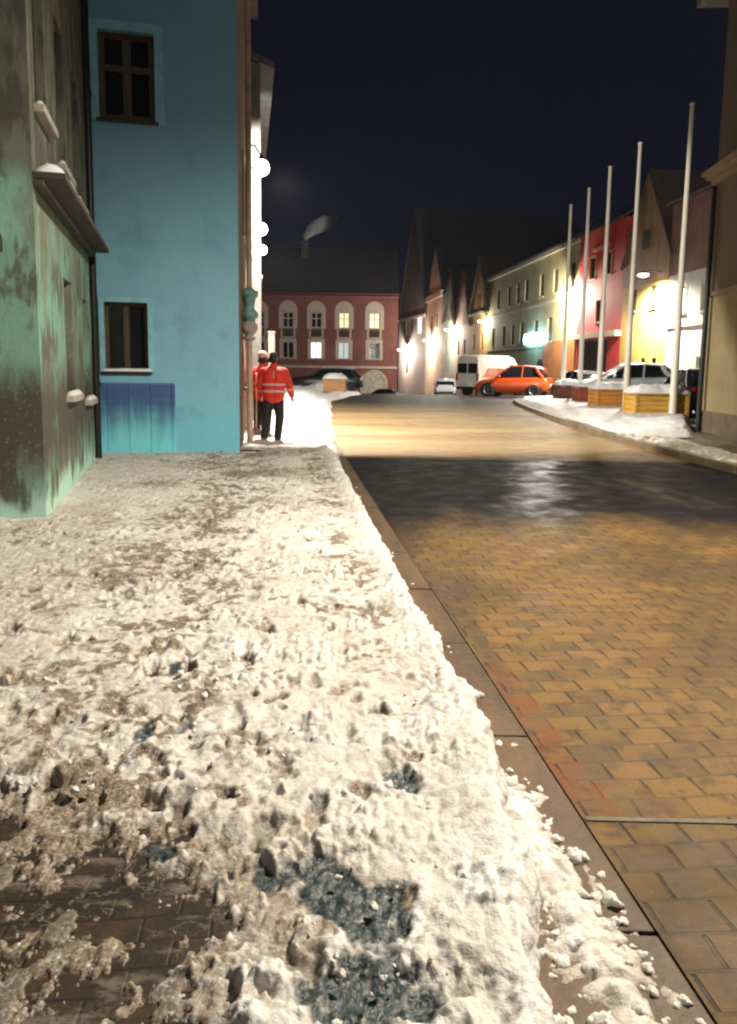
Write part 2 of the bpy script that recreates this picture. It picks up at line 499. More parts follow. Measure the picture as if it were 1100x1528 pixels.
def edge_x(y):      # snow edge beside the street
    y = np.asarray(y, float)
    a = .72 - .107 * y - .32 * np.exp(-((y - .8) / 1.0) ** 2)
    far = np.interp(y, [13, 15.7, 24, 34.7, 42, 46, 49], [-.72, -.95, -1.42, -2.0, -1.35, -.75, -1.6])
    w = np.clip((y - 11) / 3, 0, 1)
    return a * (1 - w) + far * w


ry = [-10, -4, 0] + [i * 1.0 for i in range(1, 46)] + [47, 50, 54]
strip('road', [(y, groove_x(y) + .004 if y < 30 else groove_x(30) - .1, kerb_x(y) if y < 40.9 else 12, gz(y) + .0) for y in ry], M['pavers'])
# gutter slabs between the groove and the snow: one course of long slabs with open joints
b = MB()
y = -3.0
random.seed(3)
while y < 40:
    l = .92 + random.random() * .2
    y1 = y + l - .012
    dz = random.uniform(.004, .010)
    g = .005
    for (ya, yb) in [(y, y1)]:
        pts = [(groove_x(ya) - .42, ya), (groove_x(ya) - g, ya), (groove_x(yb) - g, yb), (groove_x(yb) - .42, yb)]
        b.prism([(p[0], p[1], -.03) for p in pts], (0, 0, .03 + dz))
    y += l
tag(b.build('gutter', M['slab'], bevel=.006), kind='structure')
# a pale mortar line across the blocks
b = MB()
p = [(groove_x(2.43) + .01, 2.42), (4.6, 2.36), (4.6, 2.383), (groove_x(2.43) + .01, 2.443)]
b.poly([(q[0], q[1], .005) for q in p])
tag(b.build('road_joint', mat('pale_mortar', (.13, .10, .06), .6, var=.5, scale=9)), kind='structure')
# left pavement under the snow
strip('pavement', [(y, -9, edge_x(y) - .02, .10) for y in [-4, -2, 0, .5, 1, 1.5, 2, 2.5, 3, 4, 5, 6, 8, 10, 12, 14, 16, 20, 26, 32]], M['pavement'])
b = MB()
for i in range(60):
    y = -2 + i * .5
    a, c = float(edge_x(y)), float(edge_x(y + .49))
    b.prism([(a - .14, y, -.03), (a - .015, y, -.03), (c - .015, y + .49, -.03), (c - .14, y + .49, -.03)], (0, 0, .135))
tag(b.build('kerb_stones', M['kerb'], bevel=.01), kind='structure')

# right pavement and its kerb
strip('sidewalk', [(y, kerb_x(y) + .16, 11.5, .115) for y in [-10, 0, 5, 10, 13, 16.65, 19, 21, 23, 25, 28, 30, 32, 34, 36, 37.5, 38.5, 39.5]],
      slab_material('brown_paving', (.17, .125, .08), (.085, .06, .04)))
b = MB()
yy = [-10 + i * .9 for i in range(56)]
for i in range(len(yy) - 1):
    ya, yb = yy[i], yy[i + 1] - .015
    b.prism([(kerb_x(ya), ya, -.05), (kerb_x(ya) + .17, ya, -.05), (kerb_x(yb) + .17, yb, -.05), (kerb_x(yb), yb, -.05)], (0, 0, .18))
tag(b.build('kerb', M['kerb'], bevel=.012), kind='structure')

# ------------------------------------------------------------------ snow
rng = np.random.default_rng(11)
TAB = rng.random((256, 256))


def vn(x, y):
    ix = np.floor(x).astype(int); iy = np.floor(y).astype(int)
    fx = x - ix; fy = y - iy
    fx = fx * fx * (3 - 2 * fx); fy = fy * fy * (3 - 2 * fy)
    a = TAB[ix & 255, iy & 255]; b_ = TAB[(ix + 1) & 255, iy & 255]
    c = TAB[ix & 255, (iy + 1) & 255]; d = TAB[(ix + 1) & 255, (iy + 1) & 255]
    return (a * (1 - fx) + b_ * fx) * (1 - fy) + (c * (1 - fx) + d * fx) * fy


def fbm(x, y, s, o=4, g=.5, off=0.0):
    r = 0; a = 1; t = 0
    ca, sa = math.cos(.6), math.sin(.6)
    x = x * s + off; y = y * s + off * 1.7
    for i in range(o):
        r = r + a * vn(x, y); t += a; a *= g
        x, y = (x * ca - y * sa) * 2.03 + 5.2, (x * sa + y * ca) * 2.03 + 1.3
    return r / t


def billow(x, y, s, o=3, off=0.0):
    r = 0; a = 1; t = 0
    x = x * s + off; y = y * s + off
    for i in range(o):
        r = r + a * np.minimum(np.abs(2 * vn(x, y) - 1) * 1.35, 1); t += a; a *= .5
        x, y = x * 1.9 * .8 - y * 1.9 * .6 + 3, x * 1.9 * .6 + y * 1.9 * .8 + 7
    return r / t


def sstep(v, a, b_):
    t = np.clip((v - a) / (b_ - a), 0, 1)
    return t * t * (3 - 2 * t)


def grid_mesh(name, X, Y, Z, attrs, m, label=None, cat=None):
    nr, nc = X.shape
    me = bpy.data.meshes.new(name)
    v = np.stack([X, Y, Z], -1).reshape(-1, 3)
    idx = np.arange(nr * nc).reshape(nr, nc)
    q = np.stack([idx[:-1, :-1], idx[:-1, 1:], idx[1:, 1:], idx[1:, :-1]], -1).reshape(-1, 4)
    me.vertices.add(len(v)); me.vertices.foreach_set('co', v.astype(np.float32).ravel())
    me.loops.add(q.size); me.loops.foreach_set('vertex_index', q.astype(np.int32).ravel())
    me.polygons.add(len(q)); me.polygons.foreach_set('loop_start', np.arange(0, q.size, 4, dtype=np.int32))
    me.polygons.foreach_set('use_smooth', np.ones(len(q), bool))
    me.update(calc_edges=True)
    for k, a in attrs.items():
        at = me.attributes.new(k, 'FLOAT', 'POINT'); at.data.foreach_set('value', a.astype(np.float32).ravel())
    me.materials.append(m)
    o = bpy.data.objects.new(name, me); COL.objects.link(o)
    return o


# near pavement snow: rows get denser towards the camera
NR, NC = 760, 560
Yr = .75 * (14.2 / .75) ** np.linspace(0, 1, NR)
tt = np.linspace(0, 1, NC)
Yg = np.repeat(Yr[:, None], NC, 1)
xr = edge_x(Yr)
xl = np.maximum(-.55 * Yr - 1.1, -4.6)
wob = (fbm(Yr * 0 + 3.3, Yr, 3.0, 4) - .5) * .12 + (fbm(Yr * 0 + 9.1, Yr, 14, 3) - .5) * .05
xr = xr + wob
# the last ten columns fold down the road-side face of the snow
Xg = xl[:, None] + (xr - xl)[:, None] * np.minimum(tt[None, :] / .975, 1)
face = np.clip((tt[None, :] - .975) / .025, 0, 1) * np.ones_like(Xg)
Xg = Xg + face * .055 + np.sin(face * PI) * .07 * (fbm(face * .35 + 4, Yg, 14, 4, .6) - .42)
dist = (xr[:, None] - Xg)                      # distance from the road edge
base = .10
det = .020 * (billow(Xg, Yg, 6.5, 2) - .45) + .017 * (billow(Xg, Yg, 17, 3, 4.4) - .45) + .010 * (fbm(Xg, Yg, 48, 3) - .5)
lum = sstep(fbm(Xg, Yg, 6, 3, .5, 31), .50, .66)
lumps = lum * .020 * billow(Xg, Yg, 24, 2, 8) * (.5 + billow(Xg, Yg, 9, 1, 2))
H = .052 + .024 * (fbm(Xg, Yg, 1.3, 3) - .45) + det * (.58 + .45 * lum) + lumps - .006 * lum
H += .035 * np.exp(-(np.maximum(dist, 0) / .12) ** 2)
dirt = np.zeros_like(H); slush = np.zeros_like(H)
dirt += .85 * sstep(-det - .25 * lumps, .002, .013) * (.35 + .65 * sstep(fbm(Xg, Yg, 1.7, 3, .5, 44), .40, .58))
# trodden, browner lane along the middle and beside the road edge
lane = -.107 * Yg - .62 + .25 * (fbm(Yg * 0, Yg, .6, 2) - .5)
lm = np.exp(-((Xg - lane) / (.42 + .02 * Yg)) ** 2)
e2 = np.exp(-((dist - .30) / .16) ** 2) * sstep(Yg, 2.6, 4.0)
dn = fbm(Xg, Yg, 5, 4, .55, 17)
dn2 = fbm(Xg, Yg, 19, 3, .6, 23)
dirt += lm * sstep(.45 * dn + .55 * dn2, .47, .60) * .85 + e2 * sstep(.5 * dn + .5 * dn2, .45, .58) * .9 + .35 * sstep(fbm(Xg, Yg, .8, 3, .5, 3), .5, .7)
dirt += .36 * sstep(Yg, 6.5, 10) * (.55 + .45 * sstep(fbm(Xg, Yg, 1.2, 3, .5, 66), .35, .6)) + .22 * sstep(-Xg - .35 - .1 * Yg, -.1, .5)
H -= .02 * lm
# boot prints and holes
def pit(px, py, L_, W_, ang, depth, rim=.35, sl=0.0, dr=0.0, soft=.30):
    r = L_ * 2.2
    i0, i1 = np.searchsorted(Yr, [py - r, py + r])
    if i1 <= i0: return
    xs, ys_ = Xg[i0:i1] - px, Yg[i0:i1] - py
    ca, sa = math.cos(ang), math.sin(ang)
    u = (xs * ca + ys_ * sa) / W_; v = (-xs * sa + ys_ * ca) / L_
    w = (fbm(Xg[i0:i1], Yg[i0:i1], 20, 3, .55, px) - .5) * 1.3
    d = np.sqrt(u * u + v * v) + w
    k = 1 - sstep(d, soft, 1.05)
    H[i0:i1] -= depth * k
    H[i0:i1] += depth * rim * np.exp(-((d - 1.2) / .28) ** 2)
    if sl: slush[i0:i1] = np.maximum(slush[i0:i1], sl * (1 - sstep(d, .45, 1.0)))
    if dr: dirt[i0:i1] = np.maximum(dirt[i0:i1], dr * (1 - sstep(d, .6, 1.1)))


rs = random.Random(5)
for i in range(520):
    py = 1.3 * (13.0 / 1.3) ** rs.random()
    px = -.107 * py + rs.gauss(-.55, .75)
    if px > float(edge_x(py)) - .1: continue
    sc = rs.uniform(.7, 1.15)
    if rs.random() < .42:
        pit(px, py, .125 * sc, .052 * sc, rs.gauss(.1, .35), rs.uniform(.012, .028), rs.uniform(.05, .2), rs.choice([0, 0, 0, .3]), rs.choice([.2, .5, .8]))
    else:
        s_ = rs.uniform(.018, .045)
        pit(px, py, s_ * 1.4, s_, rs.uniform(-1, 1), rs.uniform(.012, .032), .12, 0, rs.choice([.3, .6, .9, 1]))
# the distinct deep ones seen in the photograph (wet slush, with their teal-dark shadow put into the colour)
soft_m = np.zeros_like(H)
for (px, py, L_, W_, a, d, sl) in [(-.05, 1.86, .17, .10, .45, .085, 1), (.05, 1.79, .13, .085, .5, .085, 1), (.03, 1.55, .13, .13, .2, .085, 1), (-.05, 1.52, .10, .09, .2, .085, 1), (.12, 1.52, .09, .07, .2, .085, 1), (-.20, 1.95, .05, .035, .3, .06, .9), (-.13, 1.97, .06, .04, 0, .06, .9),
                                  (.13, 2.42, .09, .05, .6, .06, 1), (-.14, 2.28, .055, .036, -.1, .06, .6), (-.25, 2.82, .075, .05, .1, .05, .35), (-.23, 3.2, .07, .05, .1, .05, .3),
                                  (-.83, 2.78, .13, .036, .0, .06, 1), (-.58, 2.05, .06, .045, .5, .06, 1), (-.70, 2.80, .10, .035, -.1, .055, .7), (-.44, 2.33, .045, .035, 0, .05, .5), (-.88, 3.40, .10, .04, .1, .05, .8),
                                  (-.12, 1.54, .045, .04, 0, .05, .9), (-.27, 1.95, .06, .035, .4, .05, .8), (-.41, 1.95, .07, .03, .4, .05, .6)]:
    if sl < .75:
        pit(px, py, L_, W_, a, d * .55, .05, sl, .5, .2)
        continue
    r = L_ * 2.4
    i0, i1 = np.searchsorted(Yr, [py - r, py + r])
    xs, ys_ = Xg[i0:i1] - px, Yg[i0:i1] - py
    ca, sa = math.cos(a), math.sin(a)
    q = np.sqrt(((xs * ca + ys_ * sa) / W_) ** 2 + ((-xs * sa + ys_ * ca) / L_) ** 2)
    q = q + (fbm(Xg[i0:i1], Yg[i0:i1], 9, 2, .5, 3.1) - .5) * .9 + (fbm(Xg[i0:i1], Yg[i0:i1], 34, 3, .55, 1.7) - .5) * .7
    slush[i0:i1] = np.maximum(slush[i0:i1], 1 - sstep(q, .75, 1.0)); soft_m[i0:i1] = np.maximum(soft_m[i0:i1], 1 - sstep(q, .55, 1.35))
H = H * (1 - soft_m) + (.016 + .016 * billow(Xg, Yg, 22, 3, 3) + .010 * (fbm(Xg, Yg, 9, 2) - .5)) * soft_m
# melted bare paving in the near left corner
Xb_ = np.interp(Yg, [.7, 1.4, 1.73, 2.0, 2.33, 2.7], [-.05, -.15, -.22, -.50, -1.10, -2.2])
bx = sstep(Xb_ - Xg + (fbm(Xg, Yg, 4.5, 5, .55, 7) - .5) * .75, -.10, .22) * (1 - sstep(Yg, 2.35, 2.75))
bx2 = sstep(fbm(Xg, Yg, 9, 4, .55, 57), .44, .58) * sstep(Xb_ + .50 - Xg, 0, .35) * (1 - sstep(Yg, 2.5, 3.2))
bx2_ = fbm(Xg, Yg, 2.4, 3, .5, 12)
crust = .060 * (fbm(Xg, Yg, 8, 5, .6, 71) - .5) + .014 * (billow(Xg, Yg, 34, 3, 5) - .5) - .0035 + .004 * bx2_
H = H * (1 - bx) + crust * bx
H = H * (1 - .75 * bx2) + crust * .75 * bx2
H = np.minimum(H, .115 + .1 * (H - .115))
dirt = np.maximum(dirt, np.clip(bx * 1.3, 0, 1) * (.55 + .6 * sstep(fbm(Xg, Yg, 11, 3, .5, 90), .30, .6))); dirt = np.maximum(dirt, bx2 * .8)
dirt = np.maximum(dirt, np.clip(1 - H / .03, 0, 1) * .9)
H = np.where(slush > .25, np.maximum(H, .008), H)
Zg = base + np.maximum(H, -.02)
Zg = np.where(H < .004, base + np.minimum(H, -.006), Zg)
low = -.015
Zg = Zg * (1 - face ** 1.5) + low * face ** 1.5
lit_rim = np.exp(-(np.maximum(dist, 0) / .09) ** 2)  # road-side rim kept whiter: its lit edge put into the snow colour
dirt = np.clip(dirt * (1 - .8 * lit_rim), 0, 1)
snow_o = grid_mesh('snow', Xg, Yg, Zg, {'dirt': dirt, 'slush': slush}, M['snow_near'])
tag(snow_o, 'trodden dirty snow with boot prints covering the pavement', 'snow', kind='stuff')

# loose clumps that fell from the edge into the gutter
b = MB()
rs = random.Random(9)


def clump(b, x, y, z, r):
    n, m = 10, 7
    vs = []; fs = []
    ph = rs.uniform(0, 9)
    for i in range(m + 1):
        t = PI * i / m
        for k in range(n):
            a = 2 * PI * k / n
            q = r * (1 + .24 * math.sin(2 * a + ph + 2 * t) + .16 * math.sin(3 * t + 3 * a + 2 * ph) + rs.uniform(-.14, .14))
            if i in (0, m): q = r * .8
            vs.append((x + q * math.sin(t) * math.cos(a) + (0 if 0 < i < m else 0), y + q * math.sin(t) * math.sin(a), z - q * .75 * math.cos(t)))
    for i in range(m):
        for k in range(n):
            j = (k + 1) % n
            fs.append((i * n + k, i * n + j, (i + 1) * n + j, (i + 1) * n + k))
    b.add(vs, fs, True)


for i in range(620):
    y = rs.uniform(1.2, 2.75)
    t = (2.75 - y) / 1.15
    cx = .50 + .13 * t
    x = cx + rs.gauss(0, .045 + .02 * t)
    r = min(rs.lognormvariate(-4.75, .55), .027)
    if x < float(edge_x(y)) + .05: continue
    clump(b, x, y, r * .45, r)
for i in range(260):
    y = 1.3 * (12 / 1.3) ** rs.random()
    x = float(edge_x(y)) + .05 + abs(rs.gauss(0, .05))
    r = min(rs.lognormvariate(-4.7, .5), .03)
    clump(b, x, y, r * .4, r)
for i in range(420):
    y = 1.25 * (10 / 1.25) ** rs.random()
    x = -.107 * y + rs.gauss(-.2, .5)
    if x > float(edge_x(y)) - .03 or (x < -.15 and y < 2.3): continue
    r = min(rs.lognormvariate(-4.95, .45), .020)
    clump(b, x, y, base + .048 + r * .1, r)
me_o = b.build('snow_clumps', M['snow_near'])
tag(me_o, 'loose snow clumps scattered along the kerb and gutter', 'snow', kind='stuff')
# thin slush ridge in the gutter
nr, nc = 260, 40
Ys = np.linspace(.8, 2.75, nr)[:, None] * np.ones((1, nc)); ts = np.linspace(-1, 1, nc)[None, :] * np.ones((nr, 1))
cx = .50 + .13 * (2.75 - Ys) / 1.15 + .03 * (fbm(Ys * 0, Ys, 3, 3) - .5)
Xs = cx + ts * .15
hs = (.030 * np.exp(-(ts / .5) ** 2) + .035 * (billow(Xs, Ys, 16, 3) - .62) + .02 * (fbm(Xs, Ys, 8, 4) - .5)) * (1 - sstep(Ys, 2.4, 2.75)) * (1 - np.abs(ts) ** 3) - .004
rd = grid_mesh('slush_ridge', Xs, Ys, .008 + hs, {'dirt': np.clip(.75 - hs * 22, 0, 1), 'slush': hs * 0}, M['snow_near'])
tag(rd, 'ragged slush ridge lying in the gutter below the kerb', 'slush', kind='stuff')

# far snow: pavement beyond the blue house and the ploughed bank
nr, nc = 300, 130
Yb = np.linspace(12.6, 49, nr)[:, None] * np.ones((1, nc)); tb = np.linspace(0, 1, nc)[None, :] * np.ones((nr, 1))
xe = edge_x(Yb[:, 0])[:, None] + (fbm(Yb * 0, Yb, 1.1, 4) - .5) * .35 * sstep(Yb, 13.5, 17)
xw = np.where(Yb < 27, -2.0 - .13 * (Yb - 12.4), -3.9 - .25 * (Yb - 27)) - .6
Xb = xw + (xe - xw) * np.minimum(tb / .93, 1)
fc = np.clip((tb - .93) / .07, 0, 1)
Xb = Xb + fc * .25
hb = .05 + (.52 + .40 * sstep(Xb, -3.3, -2.2)) * sstep(Yb, 16.5, 33) * (.72 + .56 * (fbm(Xb, Yb, .45, 4, .5, 2) - .45)) + .12 * (billow(Xb, Yb, 1.6, 4) - .5) * sstep(Yb, 15.5, 19) + .03 * (billow(Xb, Yb, 6, 3) - .5)
hb *= (1 - .75 * sstep(Yb, 40, 47))
dE = (xe - Xb)
hb *= (.35 + .65 * sstep(dE, .0, 1.3))
hb += .16 * np.exp(-((Xb + 2.25) / .3) ** 2 - ((Yb - 15.0) / .5) ** 2)
Zb = np.array([[gz(float(v)) for v in Yb[:, 0]]]).T + .11 + hb
Zb = Zb * (1 - fc ** 1.3) + (-.03) * fc ** 1.3
db = np.clip(.75 * (1 - sstep(Yb, 13.5, 16.2)) + .4 * fc, 0, 1)
sb = grid_mesh('snow_bank', Xb, Yb, Zb, {'dirt': db, 'slush': db * 0}, M['snow_far'])
tag(sb, 'tall white ploughed snow bank beside the street behind two people', 'snow bank', kind='stuff')

# snow on the island with the flagpoles
nr, nc = 190, 120
Yi = np.linspace(16.6, 40.3, nr)[:, None] * np.ones((1, nc)); ti = np.linspace(0, 1, nc)[None, :] * np.ones((nr, 1))
x0 = np.array([[kerb_x(float(v)) + .25 for v in Yi[:, 0]]]).T + (fbm(Yi * 0 + 2, Yi, 1.2, 4) - .5) * .3
x1 = np.interp(Yi, [16.6, 18, 24.5, 30, 40.3], [6.95, 7.55, 10.15, 11.0, 11.2]) + (fbm(Yi * 0 + 7, Yi, 2.2, 3) - .5) * .3
Xi = x0 + (x1 - x0) * ti
ed = np.minimum(np.minimum(ti * (x1 - x0), (1 - ti) * (x1 - x0) * 1.5), np.minimum(Yi - 16.55, 40.4 - Yi))
pile = np.exp(-((Xi - x1 + .5) / .6) ** 2) * (1 - sstep(Yi, 20, 25))
hi = (.10 + .07 * (fbm(Xi, Yi, .7, 4) - .3) + .05 * (billow(Xi, Yi, 2.4, 4) - .4) + .10 * pile * (.6 + .8 * fbm(Xi, Yi, 2.2, 3, .5, 5))) * sstep(ed, 0, .30)
si = grid_mesh('island_snow', Xi, Yi, .118 + hi - .02 * (1 - sstep(ed, 0, .06)), {'dirt': .6 * (1 - sstep(ti * (x1 - x0), 0, .5)), 'slush': hi * 0}, M['snow_far'])
tag(si, 'bright snow covering the island around flagpoles and planters', 'snow', kind='stuff')
# dirty snow remnants along the kerb nearer the camera
nr, nc = 150, 24
Yk = np.linspace(9.0, 17.2, nr)[:, None] * np.ones((1, nc)); tk = np.linspace(0, 1, nc)[None, :] * np.ones((nr, 1))
Xk = np.array([[kerb_x(float(v)) for v in Yk[:, 0]]]).T + .05 + tk * (.75 + .4 * fbm(Yk * 0, Yk, 1, 3))
hk = (.02 + .16 * (billow(Xk, Yk, 2.2, 4) - .35)) * sstep(tk, 0, .2) * (1 - sstep(tk, .7, 1)) - .012
sk = grid_mesh('kerb_snow', Xk, Yk, .135 + hk, {'dirt': np.clip(.95 - hk * 3.0, 0, 1), 'slush': hk * 0}, M['snow_far'])
tag(sk, 'low dirty snow lying along the kerb before the tan building', 'snow', kind='stuff')


# ------------------------------------------------------------------ building parts (facade coordinates: x along, -y out to the street, z up)
def fmat(P0, P1, z=0.0):
    a = math.atan2(P1[1] - P0[1], P1[0] - P0[0])
    return Matrix.Translation((P0[0], P0[1], z)) @ Matrix.Rotation(a, 4, 'Z')


def wall_mesh(L, H, D, openings=(), base=0.0, gable=None, rev=.20, back=True):
    b = MB()
    xs = sorted({0, L} | {v for o in openings for v in (o[0], o[1])})
    zs = sorted({base, H} | {v for o in openings for v in (o[2], o[3])})
    for i in range(len(xs) - 1):
        for j in range(len(zs) - 1):
            cx, cz = (xs[i] + xs[i + 1]) / 2, (zs[j] + zs[j + 1]) / 2
            if any(o[0] < cx < o[1] and o[2] < cz < o[3] for o in openings): continue
            b.quad((xs[i], 0, zs[j]), (xs[i + 1], 0, zs[j]), (xs[i + 1], 0, zs[j + 1]), (xs[i], 0, zs[j + 1]))
    for (a, c, d, e) in openings:
        b.quad((a, 0, d), (a, 0, e), (a, rev, e), (a, rev, d)); b.quad((c, 0, d), (c, rev, d), (c, rev, e), (c, 0, e))
        b.quad((a, 0, d), (a, rev, d), (c, rev, d), (c, 0, d)); b.quad((a, 0, e), (c, 0, e), (c, rev, e), (a, rev, e))
    if D:
        b.quad((0, 0, base), (0, 0, H), (0, D, H), (0, D, base)); b.quad((L, 0, base), (L, D, base), (L, D, H), (L, 0, H))
        if back: b.quad((0, D, base), (0, D, H), (L, D, H), (L, D, base))
    if gable:
        for y in ((0, D) if D else (0,)):
            b.poly([(0, y, H), (L, y, H)] + [(q[0], y, q[1]) for q in gable])
    return b


def window(root, FM, x, z, w, h, pane='glass', frame='frame_white', surround=None, sill=None, snow=False, bars='cross', sw=.12, arch=False, depth=.13, fw=.06, sp=.09):
    f = MB()
    a, c, d, e = x - w / 2, x + w / 2, z, z + h
    g = .004
    f.box(a + g, a + fw, depth - .05, depth + .02, d + g, e - g); f.box(c - fw, c - g, depth - .05, depth + .02, d + g, e - g)
    f.box(a + fw, c - fw, depth - .05, depth + .02, d + g, d + fw); f.box(a + fw, c - fw, depth - .05, depth + .02, e - fw, e - g)
    if bars in ('cross', 'mid', 'T'):
        f.box(x - fw * .7, x + fw * .7, depth - .055, depth + .015, d + fw, e - fw)
    if bars in ('cross', 'T'):
        zb = d + h * (.6 if bars == 'cross' else .68)
        f.box(a + fw, x - fw * .7, depth - .04, depth + .015, zb - fw * .5, zb + fw * .5); f.box(x + fw * .7, c - fw, depth - .04, depth + .015, zb - fw * .5, zb + fw * .5)
    o = f.build('window', M[frame], root, FM)
    p = MB(); p.box(a + fw * .6, c - fw * .6, depth, depth + .012, d + fw * .6, e - fw * .6); p.build('pane', M[pane], o)
    if surround:
        s = MB(); k = .03
        if arch:
            zt = e + .25
            n = 14; R0 = w / 2 + .02; R1 = w / 2 + sw
            s.box(x - R1, x - R0, -k, 0.001, d - .1, zt); s.box(x + R0, x + R1, -k, 0.001, d - .1, zt)
            for i in range(n):
                t0, t1 = PI * i / n, PI * (i + 1) / n
                pts = [(x + R * math.cos(t), -k, zt + R * 1.0 * math.sin(t)) for R, t in ((R0, t0), (R1, t0), (R1, t1), (R0, t1))]
                s.prism(pts, (0, k + .001, 0))
        else:
            s.box(a - sw, a, -k, 0.001, d - sw * .3, e + sw); s.box(c, c + sw, -k, 0.001, d - sw * .3, e + sw)
            s.box(a, c, -k, 0.001, e, e + sw)
        s.build('surround', M[surround], o)
        if arch:
            t = MB(); n = 14; R0 = w / 2 + .02
            t.poly([(x + R0 * math.cos(PI * i / n), -.012, e + .25 + R0 * math.sin(PI * i / n)) for i in range(n + 1)] + [(x - R0, -.012, e + .012), (x + R0, -.012, e + .012)])
            t.build('tympanum', M[surround], o)
            q = MB(); q.box(x - R0, x + R0, -.025, .001, d - 1.15, d - .30); q.build('apron_panel', M['frame_dark'], o)
            q = MB(); q.box(x - R0 - .22, x + R0 + .22, -.055, .001, d - 1.32, d - 1.15); q.box(x - R0 - .22, x - R0, -.04, .001, d - 1.15, d - .1); q.box(x + R0, x + R0 + .22, -.04, .001, d - 1.15, d - .1); q.build('apron_frame', M[surround], o)
    if sill:
        s = MB(); s.box(a - (sp if sp < .09 else .1), c + (sp if sp < .09 else .1), -sp, depth - .05, d - (.045 if sp < .09 else .07), d); s.build('sill', M[sill], o, bevel=.008)
    if snow:
        s = snow_slab(c - a + .14, .10, .05); so = s.build('snow_cover', M['snow'], o, Matrix.Translation((a - .07, -.085, d + .001)))
    return o


def snow_slab(L, D, h, seed=0, nx=None, ny=None, lumps=.5):
    """soft snow lying on a ledge: x 0..L, y 0..D"""
    nx = nx or max(8, int(L / .06)); ny = ny or max(5, int(D / .04))
    b = MB(); vs = []; fs = []
    ph = random.uniform(0, 50)
    for i in range(nx + 1):
        for j in range(ny + 1):
            u, v = i / nx, j / ny
            e = min(u, 1 - u) * L; g = min(v, 1 - v) * D
            t = min(1, e / (h * 1.2)) ** .5 * min(1, g / (min(h, D / 2) * .9)) ** .5
            x, y = u * L, v * D
            hh = h * t * (1 - lumps * .5 + lumps * float(fbm(np.array([x + ph]), np.array([y + ph]), 6, 3)[0]))
            vs.append((x, y, hh))
    for i in range(nx):
        for j in range(ny):
            a = i * (ny + 1) + j
            fs.append((a, a + ny + 1, a + ny + 2, a + 1))
    b.add(vs, fs, True)
    return b


def roof_eaves(L, H, D, rise, over=.35, th=.16):
    """ridge along x"""
    b = MB()
    k = rise / (D / 2)
    e = (-over, H - over * k)
    prof = [(-over, H - over * k), (D / 2, H + rise), (D + over, H - over * k), (D + over, H - over * k + th), (D / 2, H + rise + th * 1.15), (-over, H - over * k + th)]
    prof = [(y, z + .03) for y, z in prof]
    b.prism([(-.12, y, z) for y, z in prof], (L + .24, 0, 0))
    return b


def roof_gable(L, H, D, G, over=.22, th=.16):
    """ridge along y (gable to the street)"""
    b = MB()
    k = (G - H) / (L / 2)
    prof = [(-over, H - over * k), (L / 2, G), (L + over, H - over * k), (L + over, H - over * k + th), (L / 2, G + th * 1.6), (-over, H - over * k + th)]
    prof = [(x, z + .03) for x, z in prof]
    b.prism([(x, -.15, z) for x, z in prof], (0, D + .3, 0))
    return b


def trim(root, FM, name, x0, x1, z0, z1, m, out=.08, end=0.0):
    b = MB(); b.box(x0 - end, x1 + end, -out, .05 if not end else .3, z0, z1)
    return b.build(name, m, root, FM, bevel=.01)


def op(x, z, w, h): return (x - w / 2, x + w / 2, z, z + h)


def house(name, label, P0, P1, H, D, wallm, roofm, base=-3.0, wins=(), gable=None, rise=None, group=None, extra_open=(), cat='house'):
    """returns (root, facade matrix in root space, length)"""
    W = fmat(P0, P1)
    root = thing(name, label, cat, (P0[0], P0[1], 0), W.to_euler().z, group)
    L = math.hypot(P1[0] - P0[0], P1[1] - P0[1])
    I = Matrix.Identity(4)
    ops = [op(w['x'], w['z'], w['w'], w['h']) for w in wins] + list(extra_open)
    g = [(L / 2, gable)] if gable else None
    wall_mesh(L, H, D, ops, base, g).build('wall', wallm, root)
    if gable: roof_gable(L, H, D, gable).build('roof', roofm, root)
    elif rise: roof_eaves(L, H, D, rise).build('roof', roofm, root)
    for w in wins: window(root, I, **w)
    return root, I, L


# ------------------------------------------------------------------ green house on the left
gA = (-2.86, 6.74); gB = (-3.93, 11.0)
W = fmat(gA, gB)
gh = thing('old_house', 'old house with peeling green render and snowy ledges beside the blue house', 'house', (gA[0], gA[1], 0), W.to_euler().z)
Lg = math.hypot(gB[0] - gA[0], gB[1] - gA[1])
I4 = Matrix.Identity(4)
gw = [(1.15, .92), (2.95, .92)]
low = [(2.0, 1.17, .62, 1.25), (3.72, 1.05, .55, 1.3)]
up = [(.62, 3.72, .62, 1.5), (1.95, 3.55, .62, 1.5), (3.3, 3.48, .62, 1.5)]
ops = [op(*q) for q in low + up]
wb = wall_mesh(Lg, 9.5, 0, ops, 0.0)
# front face that looks back at the camera, and a back
wb.quad((0, 0, 0), (0, 0, 9.5), (0, 6, 9.5), (0, 6, 0)); wb.quad((Lg, 0, 0), (Lg, 6, 0), (Lg, 6, 9.5), (Lg, 0, 9.5))
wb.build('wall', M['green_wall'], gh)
for q in low: window(gh, I4, *q, frame='frame_dark', bars='mid', sill='stone', snow=True)
for q in up: window(gh, I4, *q, frame='frame_dark', bars='cross', sill='stone', snow=True)
# ledge with snow above the ground floor
lb = MB(); lb.box(.0, Lg, -.27, .02, 3.05, 3.11); lb.box(.0, Lg, -.09, .02, 2.99, 3.05)
led = lb.build('ledge', mat('dark_ledge', (.06, .045, .032), .7, var=.3), gh, bevel=.012)
snow_slab(Lg, .27, .11, lumps=.9).build('snow_cover', M['snow'], led, Matrix.Translation((.0, -.265, 3.111)))
